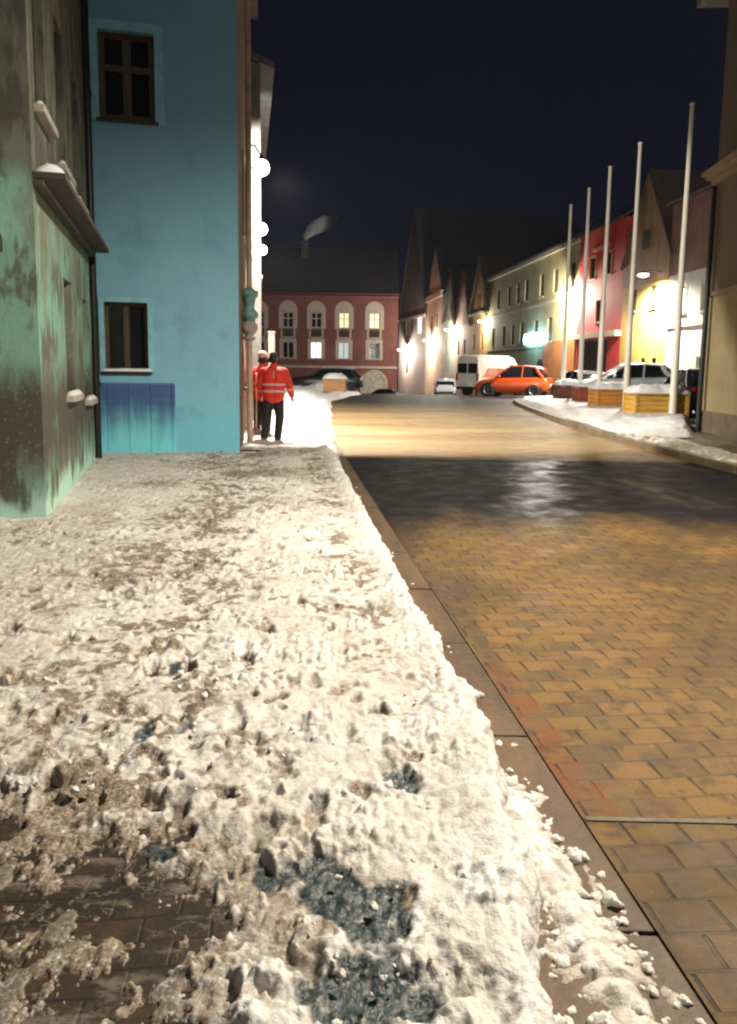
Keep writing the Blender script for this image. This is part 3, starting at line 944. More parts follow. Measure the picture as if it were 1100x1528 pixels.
# canopy on the face turned to the camera
cb = MB()
cb.prism([(-.55, .25, 2.72), (-.02, .25, 2.55), (-.02, .25, 2.43), (-.55, .25, 2.43)], (0, 1.6, 0))
cn = cb.build('canopy', M['frame_dark'], gh, bevel=.01)
sl = snow_slab(.58, 1.6, .07)
sl.build('snow_cover', M['snow'], cn, Matrix.Translation((-.56, .25, 2.725)) @ Matrix.Rotation(.31, 4, 'Y'))
rb = MB(); rb.box(-.35, Lg + .2, -.35, 6, 9.5, 9.68); rb.prism([(-.35, -.35, 9.68), (-.35, 6, 9.68), (-.35, 3, 12.5)], (Lg + .55, 0, 0)); rb.build('roof', M['roof'], gh)
# dark rainwater pipe in the corner against the blue house
dp = thing('rainwater_pipe', 'dark iron rainwater pipe in the corner between green and blue houses', 'pipe', (-3.97, 11.22, 0))
q = MB(); q.tube([(0, 0, .12), (0, 0, 9.2)], .06, 14); q.build('pipe', M['iron'], dp)
for z in (1.2, 3.2, 5.2, 7.2):
    q = MB(); q.tube([(0, 0, z), (0, 0, z + .07)], .075, 14); q.build('collar', M['iron'], dp)

# ------------------------------------------------------------------ blue house
bC = Vector((-2.09, 12.42)); bd = Vector((-.97, -.235)).normalized()
bL = bC + bd * 5.0
W = fmat((bL.x, bL.y), (bC.x, bC.y))
bh = thing('blue_house', 'blue rendered house with two small windows facing the camera', 'house', (bL.x, bL.y, 0), W.to_euler().z)
X_ = lambda s: 5.0 - s
ops = [op(X_(1.61), 5.12, .80, 1.24), op(X_(1.71), 1.41, .64, 1.05)]
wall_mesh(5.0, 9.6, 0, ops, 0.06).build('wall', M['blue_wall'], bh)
w1 = window(bh, I4, X_(1.61), 5.12, .80, 1.24, frame='frame_brown', surround='blue_trim', sw=.13, sill='frame_dark', bars='cross', fw=.085, sp=.045)
w2 = window(bh, I4, X_(1.71), 1.41, .64, 1.05, frame='frame_brown', surround='blue_trim', sw=.075, sill='frame_dark', bars='mid', fw=.06, snow=True, sp=.045)
# low panel, streaked from navy at the top to cyan at the ground
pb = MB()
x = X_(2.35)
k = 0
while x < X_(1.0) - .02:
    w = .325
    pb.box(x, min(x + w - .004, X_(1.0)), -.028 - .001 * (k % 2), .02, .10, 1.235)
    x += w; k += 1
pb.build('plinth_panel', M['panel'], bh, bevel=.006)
sb_ = MB(); sb_.box(X_(1.0) + .004, 5.0, -.03, .02, .0, .115); sb_.build('plinth', M['blue_wall'], bh, bevel=.006)
# the side on the street
sdir = Vector((-.12, 1)).normalized()
sE = bC + sdir * 6.7
FW = fmat((bC.x, bC.y), (sE.x, sE.y))
FS = W.inverted() @ FW
wall_mesh(6.7, 9.6, 0, [op(2.3, .12, .95, 2.05), op(4.6, 1.2, .8, 1.3), op(2.3, 3.9, .8, 1.3), op(4.6, 3.9, .8, 1.3)], .06).build('side_wall', M['peach_wall'], bh, FS)
d_ = MB(); d_.box(2.3 - .47, 2.3 + .47, .02, .10, .125, 2.165)
for zz in (.35, 1.2): d_.box(2.3 - .33, 2.3 + .33, .0, .02, zz, zz + .65)
do = d_.build('door', M['red_door'], bh, FS, bevel=.008)
h_ = MB(); h_.tube([(2.65, .02, 1.1), (2.65, -.06, 1.1), (2.53, -.06, 1.1)], .012, 8); h_.build('handle', M['rim'], do)
for q in ((4.6, 1.2), (2.3, 3.9), (4.6, 3.9)): window(bh, FS, q[0], q[1], .8, 1.3, frame='frame_white', sill='stone', surround='cream_trim')
rb = MB()
zt = 9.6
P = [bL, bC, sE, sE + bd * 5.0]
iv = W.inverted()
pts = [iv @ Vector((p.x, p.y, zt)) for p in P]
c0 = sum(pts, Vector()) / 4
pts = [c0 + (p - c0) * 1.07 for p in pts]
pts = [Vector((p.x, p.y, zt + .002)) for p in pts]
rb.prism(pts, (0, 0, .22)); top = [c0 + (p - c0) * .3 + Vector((0, 0, 3.0)) for p in pts]
for i in range(4):
    j = (i + 1) % 4
    rb.quad(pts[i] + Vector((0, 0, .221)), pts[j] + Vector((0, 0, .221)), top[j], top[i])
rb.poly(top)
rb.build('roof', M['roof'], bh)

# downpipe with an ornate green hopper on the street side of the blue house
dp = thing('downpipe', 'peach downpipe with ornate verdigris hopper on the corner of the blue house', 'pipe', (-2.15, 13.9, 0))
q = MB(); q.tube([(0, 0, .14), (0, 0, 2.05)], .055, 14); q.tube([(0, 0, 2.85), (0, 0, 9.4)], .05, 14); q.build('pipe', M['pipe'], dp)
q = MB()
q.lathe([(.05, 2.90), (.085, 2.86), (.15, 2.83), (.165, 2.79), (.15, 2.74), (.115, 2.70), (.10, 2.62), (.085, 2.54), (.11, 2.50), (.15, 2.46), (.165, 2.42), (.15, 2.38), (.11, 2.34), (.10, 2.30)], 8)
q.build('hopper', M['verdigris'], dp)
q = MB(); q.lathe([(.10, 2.30), (.135, 2.26), (.15, 2.2), (.135, 2.14), (.09, 2.09), (.06, 2.05), (.11, 2.03), (.11, 1.99), (.055, 1.97)], 14); q.build('bowl', M['stone'], dp)
for zz in (2.40, 1.1):
    q = MB(); q.box(-.2, -.03, -.015, .015, zz, zz + .035); q.build('bracket', M['iron'], dp)
# a pale thin pole next to it
pp = thing('thin_pole', 'thin pale pole standing at the snowy house corner', 'pole', (-2.16, 14.75, .12))
q = MB(); q.tube([(0, 0, 0), (0, 0, 1.25)], .016, 10); q.ball((0, 0, 1.26), .022, 10, 6); q.build('shaft', M['white_metal'], pp)
q = MB(); q.lathe([(.05, 0), (.05, .02), (.018, .03)], 12); q.build('foot', M['iron'], pp)
# pale post further on
pp = thing('pale_post', 'square pale post standing behind the two people', 'post', (-2.78, 22.0, .3))
q = MB(); q.box(-.085, .085, -.085, .085, 0, 2.16); q.prism([(-.1, -.1, 2.16), (.1, -.1, 2.16), (.1, .1, 2.16), (-.1, .1, 2.16)], (0, 0, .05)); q.build('shaft', mat('rose_grey_paint', (.30, .22, .18), .6), pp, bevel=.008)

# ------------------------------------------------------------------ second house on the left, behind
r2, _, L2 = house('grey_house', 'tall narrow grey house just behind the blue house with wall lamps', (-2.70, 19.2), (-3.95, 27.0), 8.55, 6, M['peach_wall'], M['roof'], base=-.1,
                  wins=[dict(x=2 + i * 2.4, z=z, w=.8, h=1.3, sill='stone', surround='cream_trim') for i in range(3) for z in (1.3, 3.9)], rise=1.2)
eb = MB(); eb.box(-.06, -.002, -.02, 5.5, 0, 8.6); eb.build('end_wall', M['grey_wall'], r2)

# ------------------------------------------------------------------ lamps
def light(name, loc, power, col=(1, .93, .82), rad=.15, spot=None, parent=None):
    l = bpy.data.lights.new(name, 'SPOT' if spot else 'POINT')
    l.energy = power; l.color = col; l.shadow_soft_size = rad
    if spot:
        l.spot_size = spot; l.spot_blend = .6
    o = bpy.data.objects.new(name, l); COL.objects.link(o); o.location = loc
    if parent is not None: o.parent = parent
    return o


def globe_lamp(label, p, wall_dir, arm, r=.17, power=400, group='globe lamps along the left houses', col=(1, .93, .82), back=13.0):
    t = thing('globe_lamp', label, 'street lamp', p, 0, group)
    wd = Vector(wall_dir).normalized()
    q = MB(); q.ball((0, 0, 0), r, 20, 14); g = q.build('globe', M['globe'], t)
    q = MB(); q.tube([tuple(wd * arm), tuple(wd * (arm - .02)), tuple(wd * .0 + Vector((0, 0, 0)))], [.07, .022, .02], 10); q.tube([(0, 0, r * .9), (0, 0, r + .07)], [.09, .03], 12)
    q.tube([tuple(wd * arm + Vector((0, 0, r + .3))), tuple(wd * arm * .5 + Vector((0, 0, r + .28))), (0, 0, r + .06)], .018, 8); q.build('bracket', M['iron'], t)
    # the globe lets its light out: the lamp sits just in front of it, away from the wall
    light('lamp_light', tuple(-wd * (r + .32) + Vector((0, 0, -r - .02))), power, col, .12, spot=R(165), parent=t)
    # spot cone tilted and shaped to cut the light off short of the blue house front
    lo = [o for o in scene.objects if o.parent == t and o.type == 'LIGHT'][0]
    lo.data.spot_blend = .10
    lo.rotation_euler = (R(82.5) - math.atan((p[1] - back) / (p[2] - .3)), 0, R(6))
    return t


globe_lamp('brightest wall globe lamp, high beside the blue house', (-2.36, 17.0, 5.69), (-1, .1, 0), .27, .17, 5200)
globe_lamp('middle globe lamp on the grey house wall', (-2.92, 21.0, 5.12), (-1, .1, 0), .12, .16, 1700)
globe_lamp('lowest globe lamp on the grey house wall, just under another', (-3.32, 24.0, 5.03), (-1, .1, 0), .20, .15, 2000)


def wall_lantern(label, p, arm, power, group='wall lamps along the right houses', sc=1.0, n=1, lens='globe_far', rz=0, cone=None):
    """flat luminaire on a bracket from a wall at +x"""
    t = thing('wall_lamp', label, 'street lamp', p, rz, group)
    q = MB(); q.tube([(arm, 0, .12), (arm * .5, 0, .2), (0, 0, .08)], .03, 10); q.box(arm - .04, arm, -.08, .08, -.02, .26); q.build('bracket', M['iron'], t)
    for k in range(n):
        y = -.55 * k
        h = MB(); h.lathe([(.03, .14), (.1, .12), (.22 * sc, .05), (.26 * sc, -.01)], 18, (0, y, 0)); hd = h.build('shade', M['iron'], t)
        l = MB(); l.lathe([(.25 * sc, -.012), (.22 * sc, -.08), (.12 * sc, -.13), (.004, -.145)], 18, (0, y, 0)); l.build('lens', M[lens], hd)
    light('lamp_light', (-.02, 0, -.22 * sc), power, (1, .92, .78), .15, spot=cone, parent=t)
    return t


def xf(y): return 18.97 - .096 * y


# ------------------------------------------------------------------ right row of houses (from the near end to the far end)
wh, F, L = house('white_house', 'white house with plum boarded upper storey beside the tan building', (15.13, 40), (15.75, 33.5), 9.9, 9, M['white_wall'], M['roof'], base=-.2,
                 wins=[dict(x=3.6, z=4.4, w=.75, h=1.3, frame='frame_white', sill='stone', surround='cream_trim'), dict(x=1.4, z=4.4, w=.75, h=1.3, frame='frame_white', sill='stone', surround='cream_trim'),
                       dict(x=3.6, z=1.1, w=.9, h=1.2, frame='frame_white', sill='stone')], rise=2.0)
q = MB(); q.box(-.01, L + .01, -.05, -.002, 6.35, 9.85); q.build('boarding', M['plum_wall'], wh)
trim(wh, F, 'string_course', 0, L, 3.75, 3.95, M['cream_trim'])
yh, F, L = house('yellow_house', 'yellow gabled house with brown boarded gable behind second flagpole', (14.58, 45.6), (15.13, 40), 7.7, 10, M['yellow_wall'], M['roof_brown'], base=-.2,
                 wins=[dict(x=1.5, z=4.9, w=.75, h=1.2, frame='frame_brown', sill='stone'), dict(x=3.9, z=4.9, w=.75, h=1.2, frame='frame_brown', sill='stone'),
                       dict(x=1.2, z=.9, w=.7, h=1.3, frame='frame_brown'), dict(x=3.1, z=1.1, w=.5, h=1.2, frame='frame_brown'), dict(x=4.4, z=1.1, w=.5, h=1.2, frame='frame_brown')], gable=12.0)
q = MB(); q.prism([(.0, -.02, 5.0 + 1.3), (L, -.02, 6.3), (L, -.02, 7.7), (L / 2, -.02, 11.95), (0, -.02, 7.7)], (0, -.05, 0)); q.build('boarding', M['timber_wall'], yh)
q = MB(); q.box(L / 2 - .35, L / 2 + .35, -.11, -.071, 8.1, 9.1); q.build('loft_shutter', M['frame_dark'], yh)
rh, F, L = house('scarlet_house', 'scarlet red house with dark shopfront beside the cream building', (13.9, 52.8), (14.58, 45.6), 10.4, 9, M['scarlet_wall'], M['roof'], base=-.2,
                 wins=[dict(x=2.4, z=7.4, w=.9, h=1.3, frame='frame_brown', surround='ochre_wall', sill='stone'), dict(x=4.9, z=7.4, w=.9, h=1.3, frame='frame_brown', surround='ochre_wall', sill='stone'),
                       dict(x=3.7, z=4.6, w=.8, h=1.35, frame='frame_brown', surround='ochre_wall', sill='stone')], rise=2.6, extra_open=[(.4, L - .3, .1, 3.5)])
q = MB(); q.box(.38, L - .28, .19, .25, .1, 3.5); sf = q.build('shopfront', M['black'], rh)
q = MB()
for i in range(5): q.box(.4 + i * (L - .7) / 4 - (.03 if i else 0), .4 + i * (L - .7) / 4 + .03, .10, .188, .1, 3.5)
q.build('mullion_frame', M['frame_dark'], sf)
trim(rh, F, 'ledge', 0, L, 3.62, 3.95, M['cream_trim'], .35)
q = MB(); q.box(2.35, 4.95, -.05, -.002, 9.05, 9.25); q.build('lintel', M['ochre_wall'], rh)
# cream building
P0, P1 = (11.57, 77.1), (13.9, 52.8)
Lc = math.hypot(P1[0] - P0[0], P1[1] - P0[1])


def along(px):          # distance along the cream facade for a sight line to the picture column px
    k = (px - 550) / 1150
    y = 18.97 / (k + .096)
    return (P0[1] - y) * Lc / (P0[1] - P1[1])


wins = [dict(x=along(u), z=7.2, w=1.0, h=1.7, frame='frame_dark', bars='mid', sill='cream_trim') for u in (736.5, 752, 764.5, 777, 799, 819, 843)]
wins += [dict(x=along(u), z=3.75, w=1.0, h=1.75, frame='frame_dark', bars='mid', sill='cream_trim') for u in (731, 746, 759, 772, 793, 813)]
wins += [dict(x=along(u), z=.6, w=1.3, h=1.7, frame='frame_dark', bars='mid') for u in (740, 760)]
ch, F, L = house('cream_building', 'long cream two-storey building with rows of dark windows above the van', P0, P1, 10.5, 9, M['cream_wall'], M['roof'], base=-3, wins=wins, rise=2.5, cat='building')
trim(ch, F, 'cornice', 0, L, 10.1, 10.45, M['cream_trim'], .22)
trim(ch, F, 'string_course', 0, L, 6.55, 6.75, M['cream_trim'], .07)
trim(ch, F, 'sill_band', 0, along(815), 3.35, 3.5, M['cream_trim'], .06)
q = MB(); q.box(along(806), L - .02, -.10, -.003, -.5, 3.7); q.build('shopfront', M['orange_wall'], ch)
q = MB()
n = 10; xx = along(803); r_ = .85
q.prism([(xx - r_, -.13, -.4), (xx + r_, -.13, -.4)] + [(xx + r_ * math.cos(PI * i / n), -.13, 1.6 + r_ * math.sin(PI * i / n)) for i in range(n + 1)], (0, .12, 0)); q.build('archway', M['black'], ch)
# blue-white lightbox sign on its front
t = thing('shop_sign', 'glowing blue-white lightbox sign on the cream building', 'shop sign', (0, 0, 0))
t.location = (xf(61.2), 61.2, 0); t.rotation_euler = (0, 0, math.atan2(P1[1] - P0[1], P1[0] - P0[0]))
n = 10; pts = []
for i in range(n + 1): pts.append((2.3 + .42 * math.sin(PI * i / n), -.32, 4.05 - .42 * math.cos(PI * i / n)))
for i in range(n + 1): pts.append((-2.3 - .42 * math.sin(PI * i / n), -.32, 4.05 + .42 * math.cos(PI * i / n)))
q = MB(); q.prism(pts, (0, .2, 0)); q.build('lightbox', M['sign_glow'], t)
for xx in (-2.0, 1.9):
    q = MB(); q.box(xx, xx + .1, -.12, -.002, 3.9, 4.2); q.build('bracket', M['iron'], t)
light('sign_light', (0, -.75, 4.05), 200, (.4, .75, 1), .5, parent=t)

# narrow gabled houses towards the far end
def gabled(name, label, P0, P1, H, G, wm, wins, D=10):
    return house(name, label, P0, P1, H, D, M[wm], M['roof_brown'] if wm in ('rose_wall', 'ochre_wall') else M['roof'], base=-3, wins=wins, gable=G)


oh, F, L = gabled('ochre_house', 'ochre gabled house at the far end of the cream building', (10.77, 85.4), (11.57, 77.1), 7.6, 12.9, 'ochre_wall',
                  [dict(x=2.6, z=8.0, w=.9, h=1.3, frame='frame_dark'), dict(x=5.6, z=8.0, w=.9, h=1.3, frame='frame_dark'), dict(x=2.3, z=3.6, w=1, h=1.6, frame='frame_dark'), dict(x=6, z=3.6, w=1, h=1.6, frame='frame_dark'), dict(x=4.1, z=-1.2, w=1.6, h=2.4, frame='frame_dark')])
trim(oh, F, 'cornice', 0, L, 7.2, 7.5, M['cream_trim'], .15)
gabled('rose_house', 'rose pink narrow gabled house beside the ochre one', (10.07, 92.7), (10.77, 85.4), 6.6, 12.3, 'rose_wall',
       [dict(x=3.6, z=7.3, w=.9, h=1.4, frame='frame_dark'), dict(x=2, z=3.3, w=1, h=1.6, frame='frame_dark'), dict(x=5.2, z=3.3, w=1, h=1.6, frame='frame_dark')])
gabled('sage_house', 'sage green narrow gabled house between two taller gables', (9.28, 101), (10.07, 92.7), 7.6, 13.8, 'sage_wall',
       [dict(x=4.1, z=8.3, w=.9, h=1.4, frame='frame_dark'), dict(x=2.2, z=3.6, w=1, h=1.6, frame='frame_dark'), dict(x=6, z=3.6, w=1, h=1.6, frame='frame_dark')])
sh_, F, L = gabled('buff_house', 'buff gabled house with a pale cornice, second gable from the square', (8.1, 113), (9.28, 101), 11.3, 17.8, 'stone_wall',
                   [dict(x=4, z=7.2, w=1.1, h=1.8, frame='frame_dark'), dict(x=8, z=7.2, w=1.1, h=1.8, frame='frame_dark')])
trim(sh_, F, 'cornice', 0, L, 11.0, 11.7, M['cream_trim'], .3)
th_, F, L = house('town_hall', 'tall mauve gabled hall with a huge dark roof and one bright window', (4.67, 128), (8.1, 114), 9.6, 27, M['mauve_wall'], M['roof'], base=-3,
                  wins=[dict(x=11.2, z=6.8, w=1.9, h=2.6, pane='lit_white', frame='frame_white', bars='cross', surround='stucco'), dict(x=5, z=6.8, w=1.5, h=2.2, frame='frame_dark', surround='stucco'),
                        dict(x=5, z=1.0, w=1.5, h=2.6, frame='frame_dark', surround='stucco')], gable=25.5, cat='building')
trim(th_, F, 'cornice', 0, L, 9.2, 9.6, M['stucco'], .3)
# hipped shoulders of the far roof
wall_lantern('wall lamp with a white glare on the yellow house', (xf(40.8) - 1.0, 40.8, 6.55), 1.0, 12000, cone=R(168))
wall_lantern('twin wall lamp glaring on the cream building', (xf(53.8) - .8, 53.8, 6.85), .8, 6500, n=2)
wall_lantern('small wall lamp between the ochre house and the cream building', (xf(77.8) - .6, 77.8, 6.4), .6, 1500)
wall_lantern('wall lamp on the rose pink gabled house', (xf(93.5) - .75, 93.5, 6.3), .75, 4200, sc=1.6)
wall_lantern('wall lamp on the buff gabled house', (xf(108.5) - .8, 108.5, 5.6), .8, 5500, sc=1.7)
wall_lantern('wall lamp on the mauve gabled hall', (5.62 - .9, 123.0, 4.6), 1.0, 6500, sc=1.8)

# ------------------------------------------------------------------ crimson building closing the square
cx = [-14.27, -10.53, -6.93, -3.36, .5]
X0 = -24.0
wins = []
for i, c in enumerate([-21.6, -17.9] + cx):
    pu = 'lit_warm' if i in (5, 6) else 'glass'
    wins.append(dict(x=c - X0, z=6.62, w=1.35 if i < 5 else 1.35, h=1.95, pane=pu, frame='frame_white', surround='stucco', sw=.52, arch=True, bars='cross', sill='stucco', fw=.10))
    pl = {4: 'lit_white', 5: 'lit_cool'}.get(i, 'glass')
    wins.append(dict(x=c - X0, z=2.75, w=1.45, h=2.1, pane=pl, frame='frame_white', surround='stucco', sw=.36, bars='mid', sill='stucco', fw=.09))
kh, F, L = house('crimson_building', 'crimson building with white arched window surrounds closing the square', (X0, 100), (3.5, 100), 11.0, 12, M['crimson_wall'], M['roof'], base=-3, wins=wins, rise=6.2, cat='building')
trim(kh, F, 'cornice', 0, L, 10.45, 10.95, M['crimson_trim'], .35)
trim(kh, F, 'string_course', 0, L, 1.55, 1.85, M['stucco'], .15)
n = 14
q = MB()
for (R0, R1, y0, y1) in ((1.45, 1.75, -.12, -.002),):
    x = .55 - X0
    for i in range(n):
        t0, t1 = PI * i / n, PI * (i + 1) / n
        q.prism([(x + r_ * math.cos(t), y0, -.35 + r_ * math.sin(t)) for r_, t in ((R0, t0), (R1, t0), (R1, t1), (R0, t1))], (0, y1 - y0, 0))
    q.box(x - R1, x - R0, y0, y1, -3, -.35); q.box(x + R0, x + R1, y0, y1, -3, -.35)
ga = q.build('archway', M['stucco'], kh)
q = MB(); x = .55 - X0
q.prism([(x - 1.44, -.05, -3), (x + 1.44, -.05, -3)] + [(x + 1.44 * math.cos(PI * i / n), -.05, -.35 + 1.44 * math.sin(PI * i / n)) for i in range(n + 1)], (0, .045, 0)); q.build('gate', mat('pale_gate', (.55, .5, .42), .6, var=.35, scale=2), ga)
q = MB()
q.box(-8.84 - X0 - .45, -8.84 - X0 + .45, 4.6, 5.6, 15.0, 17.9); q.box(-8.84 - X0 - .55, -8.84 - X0 + .55, 4.5, 5.7, 17.9, 18.1); q.build('chimney', M['roof'], kh)
# the next block to the left keeps the square closed when seen from the side
nb, F, L = house('plain_block', 'dark plain block beyond the crimson building', (-48, 98), (-24.3, 99.5), 10, 12, M['grey_wall'], M['roof'], base=-3, rise=5,
                 wins=[dict(x=3 + i * 3.6, z=z, w=1.2, h=1.9, frame='frame_white') for i in range(6) for z in (2.5, 6.3)], cat='building')

# chimney smoke
sm = bpy.data.materials.new('chimney_smoke'); sm.use_nodes = True
N = sm.node_tree.nodes; Lk = sm.node_tree.links
N.remove(N['Principled BSDF'])
pv = N.new('ShaderNodeVolumePrincipled'); pv.inputs['Color'].default_value = (.9, .9, .92, 1); pv.inputs['Anisotropy'].default_value = 0
tc = N.new('ShaderNodeTexCoord'); nz = N.new('ShaderNodeTexNoise'); nz.inputs['Scale'].default_value = .9; nz.inputs['Detail'].default_value = 5
Lk.new(tc.outputs['Object'], nz.inputs['Vector'])
mr = N.new('ShaderNodeMapRange'); mr.inputs['From Min'].default_value = .30; mr.inputs['From Max'].default_value = .62; mr.inputs['To Max'].default_value = 9
Lk.new(nz.outputs['Fac'], mr.inputs['Value']); sx_ = N.new('ShaderNodeSeparateXYZ'); Lk.new(tc.outputs['Object'], sx_.inputs[0])
fd = N.new('ShaderNodeMapRange'); fd.interpolation_type = 'SMOOTHSTEP'; fd.inputs['From Min'].default_value = 0; fd.inputs['From Max'].default_value = 4.0; fd.inputs['To Min'].default_value = 1; fd.inputs['To Max'].default_value = .01
Lk.new(sx_.outputs['X'], fd.inputs['Value'])
mu = N.new('ShaderNodeMath'); mu.operation = 'MULTIPLY'; Lk.new(mr.outputs['Result'], mu.inputs[0]); Lk.new(fd.outputs['Result'], mu.inputs[1])
mu2 = N.new('ShaderNodeMath'); mu2.operation = 'MULTIPLY'; Lk.new(mu.outputs[0], mu2.inputs[0]); Lk.new(fd.outputs['Result'], mu2.inputs[1])
Lk.new(mu2.outputs[0], pv.inputs['Density']); Lk.new(pv.outputs['Volume'], N['Material Output'].inputs['Volume'])
q = MB()
q.tube([(0, 0, 0), (.15, 0, .7), (.7, 0, 1.3), (1.6, 0, 1.9), (2.8, 0, 2.5), (4.2, 0, 3.0)], [.25, .45, .7, .9, 1.0, .4], 14)
so = q.build('smoke_plume', sm)
import bmesh
bm = bmesh.new(); bm.from_mesh(so.data); bmesh.ops.remove_doubles(bm, verts=bm.verts, dist=1e-4); bmesh.ops.recalc_face_normals(bm, faces=bm.faces); bm.to_mesh(so.data); bm.free()
so.data.update(); so.location = (-8.84, 105.1, 18.1)
tag(so, 'thin grey smoke plume drifting from the chimney', 'smoke', kind='stuff')

# ------------------------------------------------------------------ tan building on the right
tA = (8.05, 18.77); tB = (6.75, -3.0)
W = fmat(tA, tB)
tb_ = thing('tan_building', 'tan rendered building with cornice and string course on the right', 'building', (tA[0], tA[1], 0), W.to_euler().z)
Lt = math.hypot(tB[0] - tA[0], tB[1] - tA[1])
ops = [op(6.5 + i * 3.2, z, 1.1, 1.7) for i in range(4) for z in (1.2, 4.0, 7.0)]
lo = [o for o in ops if o[3] < 3.36]; mi = [o for o in ops if 3.36 < o[2] < 6.0]; hi_ = [o for o in ops if o[2] > 6.0]
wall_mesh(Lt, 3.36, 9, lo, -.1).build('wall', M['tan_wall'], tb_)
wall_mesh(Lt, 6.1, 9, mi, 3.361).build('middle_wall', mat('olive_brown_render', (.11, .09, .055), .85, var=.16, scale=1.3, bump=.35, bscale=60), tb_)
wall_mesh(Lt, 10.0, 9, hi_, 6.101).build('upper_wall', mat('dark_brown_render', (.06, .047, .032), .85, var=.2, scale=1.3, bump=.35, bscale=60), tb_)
for i in range(4):
    for z in (1.2, 4.0, 7.0): window(tb_, I4, 6.5 + i * 3.2, z, 1.1, 1.7, frame='frame_brown', surround='tan_trim', sill='stone')
q = MB(); q.box(-.03, Lt, -.06, -.001, -.1, .62); q.box(-.06, -.001, -.06, 8, -.1, .62); q.build('plinth', M['tan_dark'], tb_, bevel=.015)
q = MB(); q.box(-.05, Lt, -.06, .02, 3.30, 3.42); q.build('string_course', M['tan_trim'], tb_, bevel=.015)
q = MB()
for (o_, z0, z1) in ((.12, 5.9, 6.02), (.24, 6.02, 6.12), (.36, 6.12, 6.22)): q.box(-o_, Lt, -o_ * .7, .02, z0, z1)
q.build('cornice', M['tan_trim'], tb_, bevel=.012)
q = MB(); q.box(-.55, Lt, -.55, 9.4, 10.0, 10.16); q.prism([(-.55, -.55, 10.16), (-.55, 9.4, 10.16), (-.55, 4.5, 13)], (Lt + .5, 0, 0)); q.build('roof', M['roof'], tb_)
q = MB(); q.tube([(.26, -.13, .1), (.26, -.13, 5.8)], .06, 14); q.build('drainpipe', M['iron'], tb_)

# assumed lamp, out of view, added on this building to light the near pavement
t = thing('assumed_lamp', 'assumed iron bracket lamp, unseen, on the tan building over the street', 'street lamp', (3.7, 5.4, 7.0))
q = MB(); q.tube([(3.47, 0, .15), (1.8, 0, .55), (.6, 0, .5), (0, 0, .3)], .04, 10); q.box(3.44, 3.51, -.12, .12, -.1, .5); q.build('bracket', M['iron'], t)
q = MB(); q.lathe([(.03, .32), (.12, .26), (.3, .1), (.33, .0)], 20); hd = q.build('shade', M['iron'], t)
q = MB(); q.lathe([(.32, -.002), (.28, -.09), (.15, -.15), (.004, -.165)], 20); q.build('lens', M['globe_far'], hd)
KEY = light('lamp_light', (0, 0, -.22), 5300, (1, .90, .74), .16, spot=R(166), parent=t)  # light of the assumed lamp, added for the near snow and road

# ------------------------------------------------------------------ flagpoles and planters
def flagpole(label, x, y):
    t = thing('flagpole', label, 'flagpole', (x, y, .2), 0, 'bare white flagpoles on the snowy island')
    q = MB(); q.tube([(0, 0, 0), (0, 0, 3), (0, 0, 9.15)], [.115, .10, .062], 18); q.build('shaft', M['white_metal'], t)
    q = MB(); q.lathe([(.062, 9.15), (.08, 9.17), (.08, 9.21), (.03, 9.24), (.004, 9.25)], 14); q.build('cap', M['white_metal'], t)
    q = MB(); q.lathe([(.2, -.1), (.2, .0), (.17, .05), (.12, .06)], 16); q.build('foot', M['stone'], t)
    q = MB(); q.tube([(-.10, -.02, 1.1), (-.13, -.02, 1.13), (-.13, -.02, 1.27), (-.10, -.02, 1.3)], .01, 6); q.build('cleat', M['rim'], t)
    return t


for lab, x, y in (('nearest and thickest flagpole, beside the tan building', 9.42, 24.0), ('second flagpole, in front of the yellow house', 9.27, 28.0), ('third flagpole, crossing the edge of the scarlet house', 9.22, 31.2),
                  ('fourth flagpole, in front of the scarlet house', 9.42, 34.8), ('shortest-looking flagpole, before the cream building end', 9.5, 38.2)):
    flagpole(lab, x, y)


def planter(label, x, y, w, d, h, col, rz=0, z=.16, group='wooden planters heaped with snow on the island'):
    t = thing('planter', label, 'planter', (x, y, z), rz, group)
    m = mat('planter_wood', col, .6, var=.3, scale=4, stretch=(.3, .3, 4))
    q = MB(); n = 4
    for i in range(n):
        z0 = .04 + (h - .12) * i / n; z1 = z0 + (h - .12) / n - .012
        q.box(-w / 2, w / 2, -d / 2, -d / 2 + .04, z0, z1); q.box(-w / 2, w / 2, d / 2 - .04, d / 2, z0, z1)
        q.box(-w / 2, -w / 2 + .04, -d / 2 + .041, d / 2 - .041, z0, z1); q.box(w / 2 - .04, w / 2, -d / 2 + .041, d / 2 - .041, z0, z1)
    q.build('planks', m, t, bevel=.006)
    for sx in (-1, 1):
        for sy in (-1, 1):
            q = MB(); q.box(sx * (w / 2 - .01) - .045, sx * (w / 2 - .01) + .045, sy * (d / 2 - .01) - .045, sy * (d / 2 - .01) + .045, 0, h - .06)
            q.build('corner_post', m, t, bevel=.006)
    q = MB(); q.box(-w / 2 - .05, w / 2 + .05, -d / 2 - .05, d / 2 + .05, h - .06, h); q.build('rim_board', m, t, bevel=.01)
    s = snow_slab(w + .16, d + .16, .24, nx=26, ny=18, lumps=.8)
    s.build('snow_cover', M['snow'], t, Matrix.Translation((-w / 2 - .08, -d / 2 - .08, h - .01)))
    return t


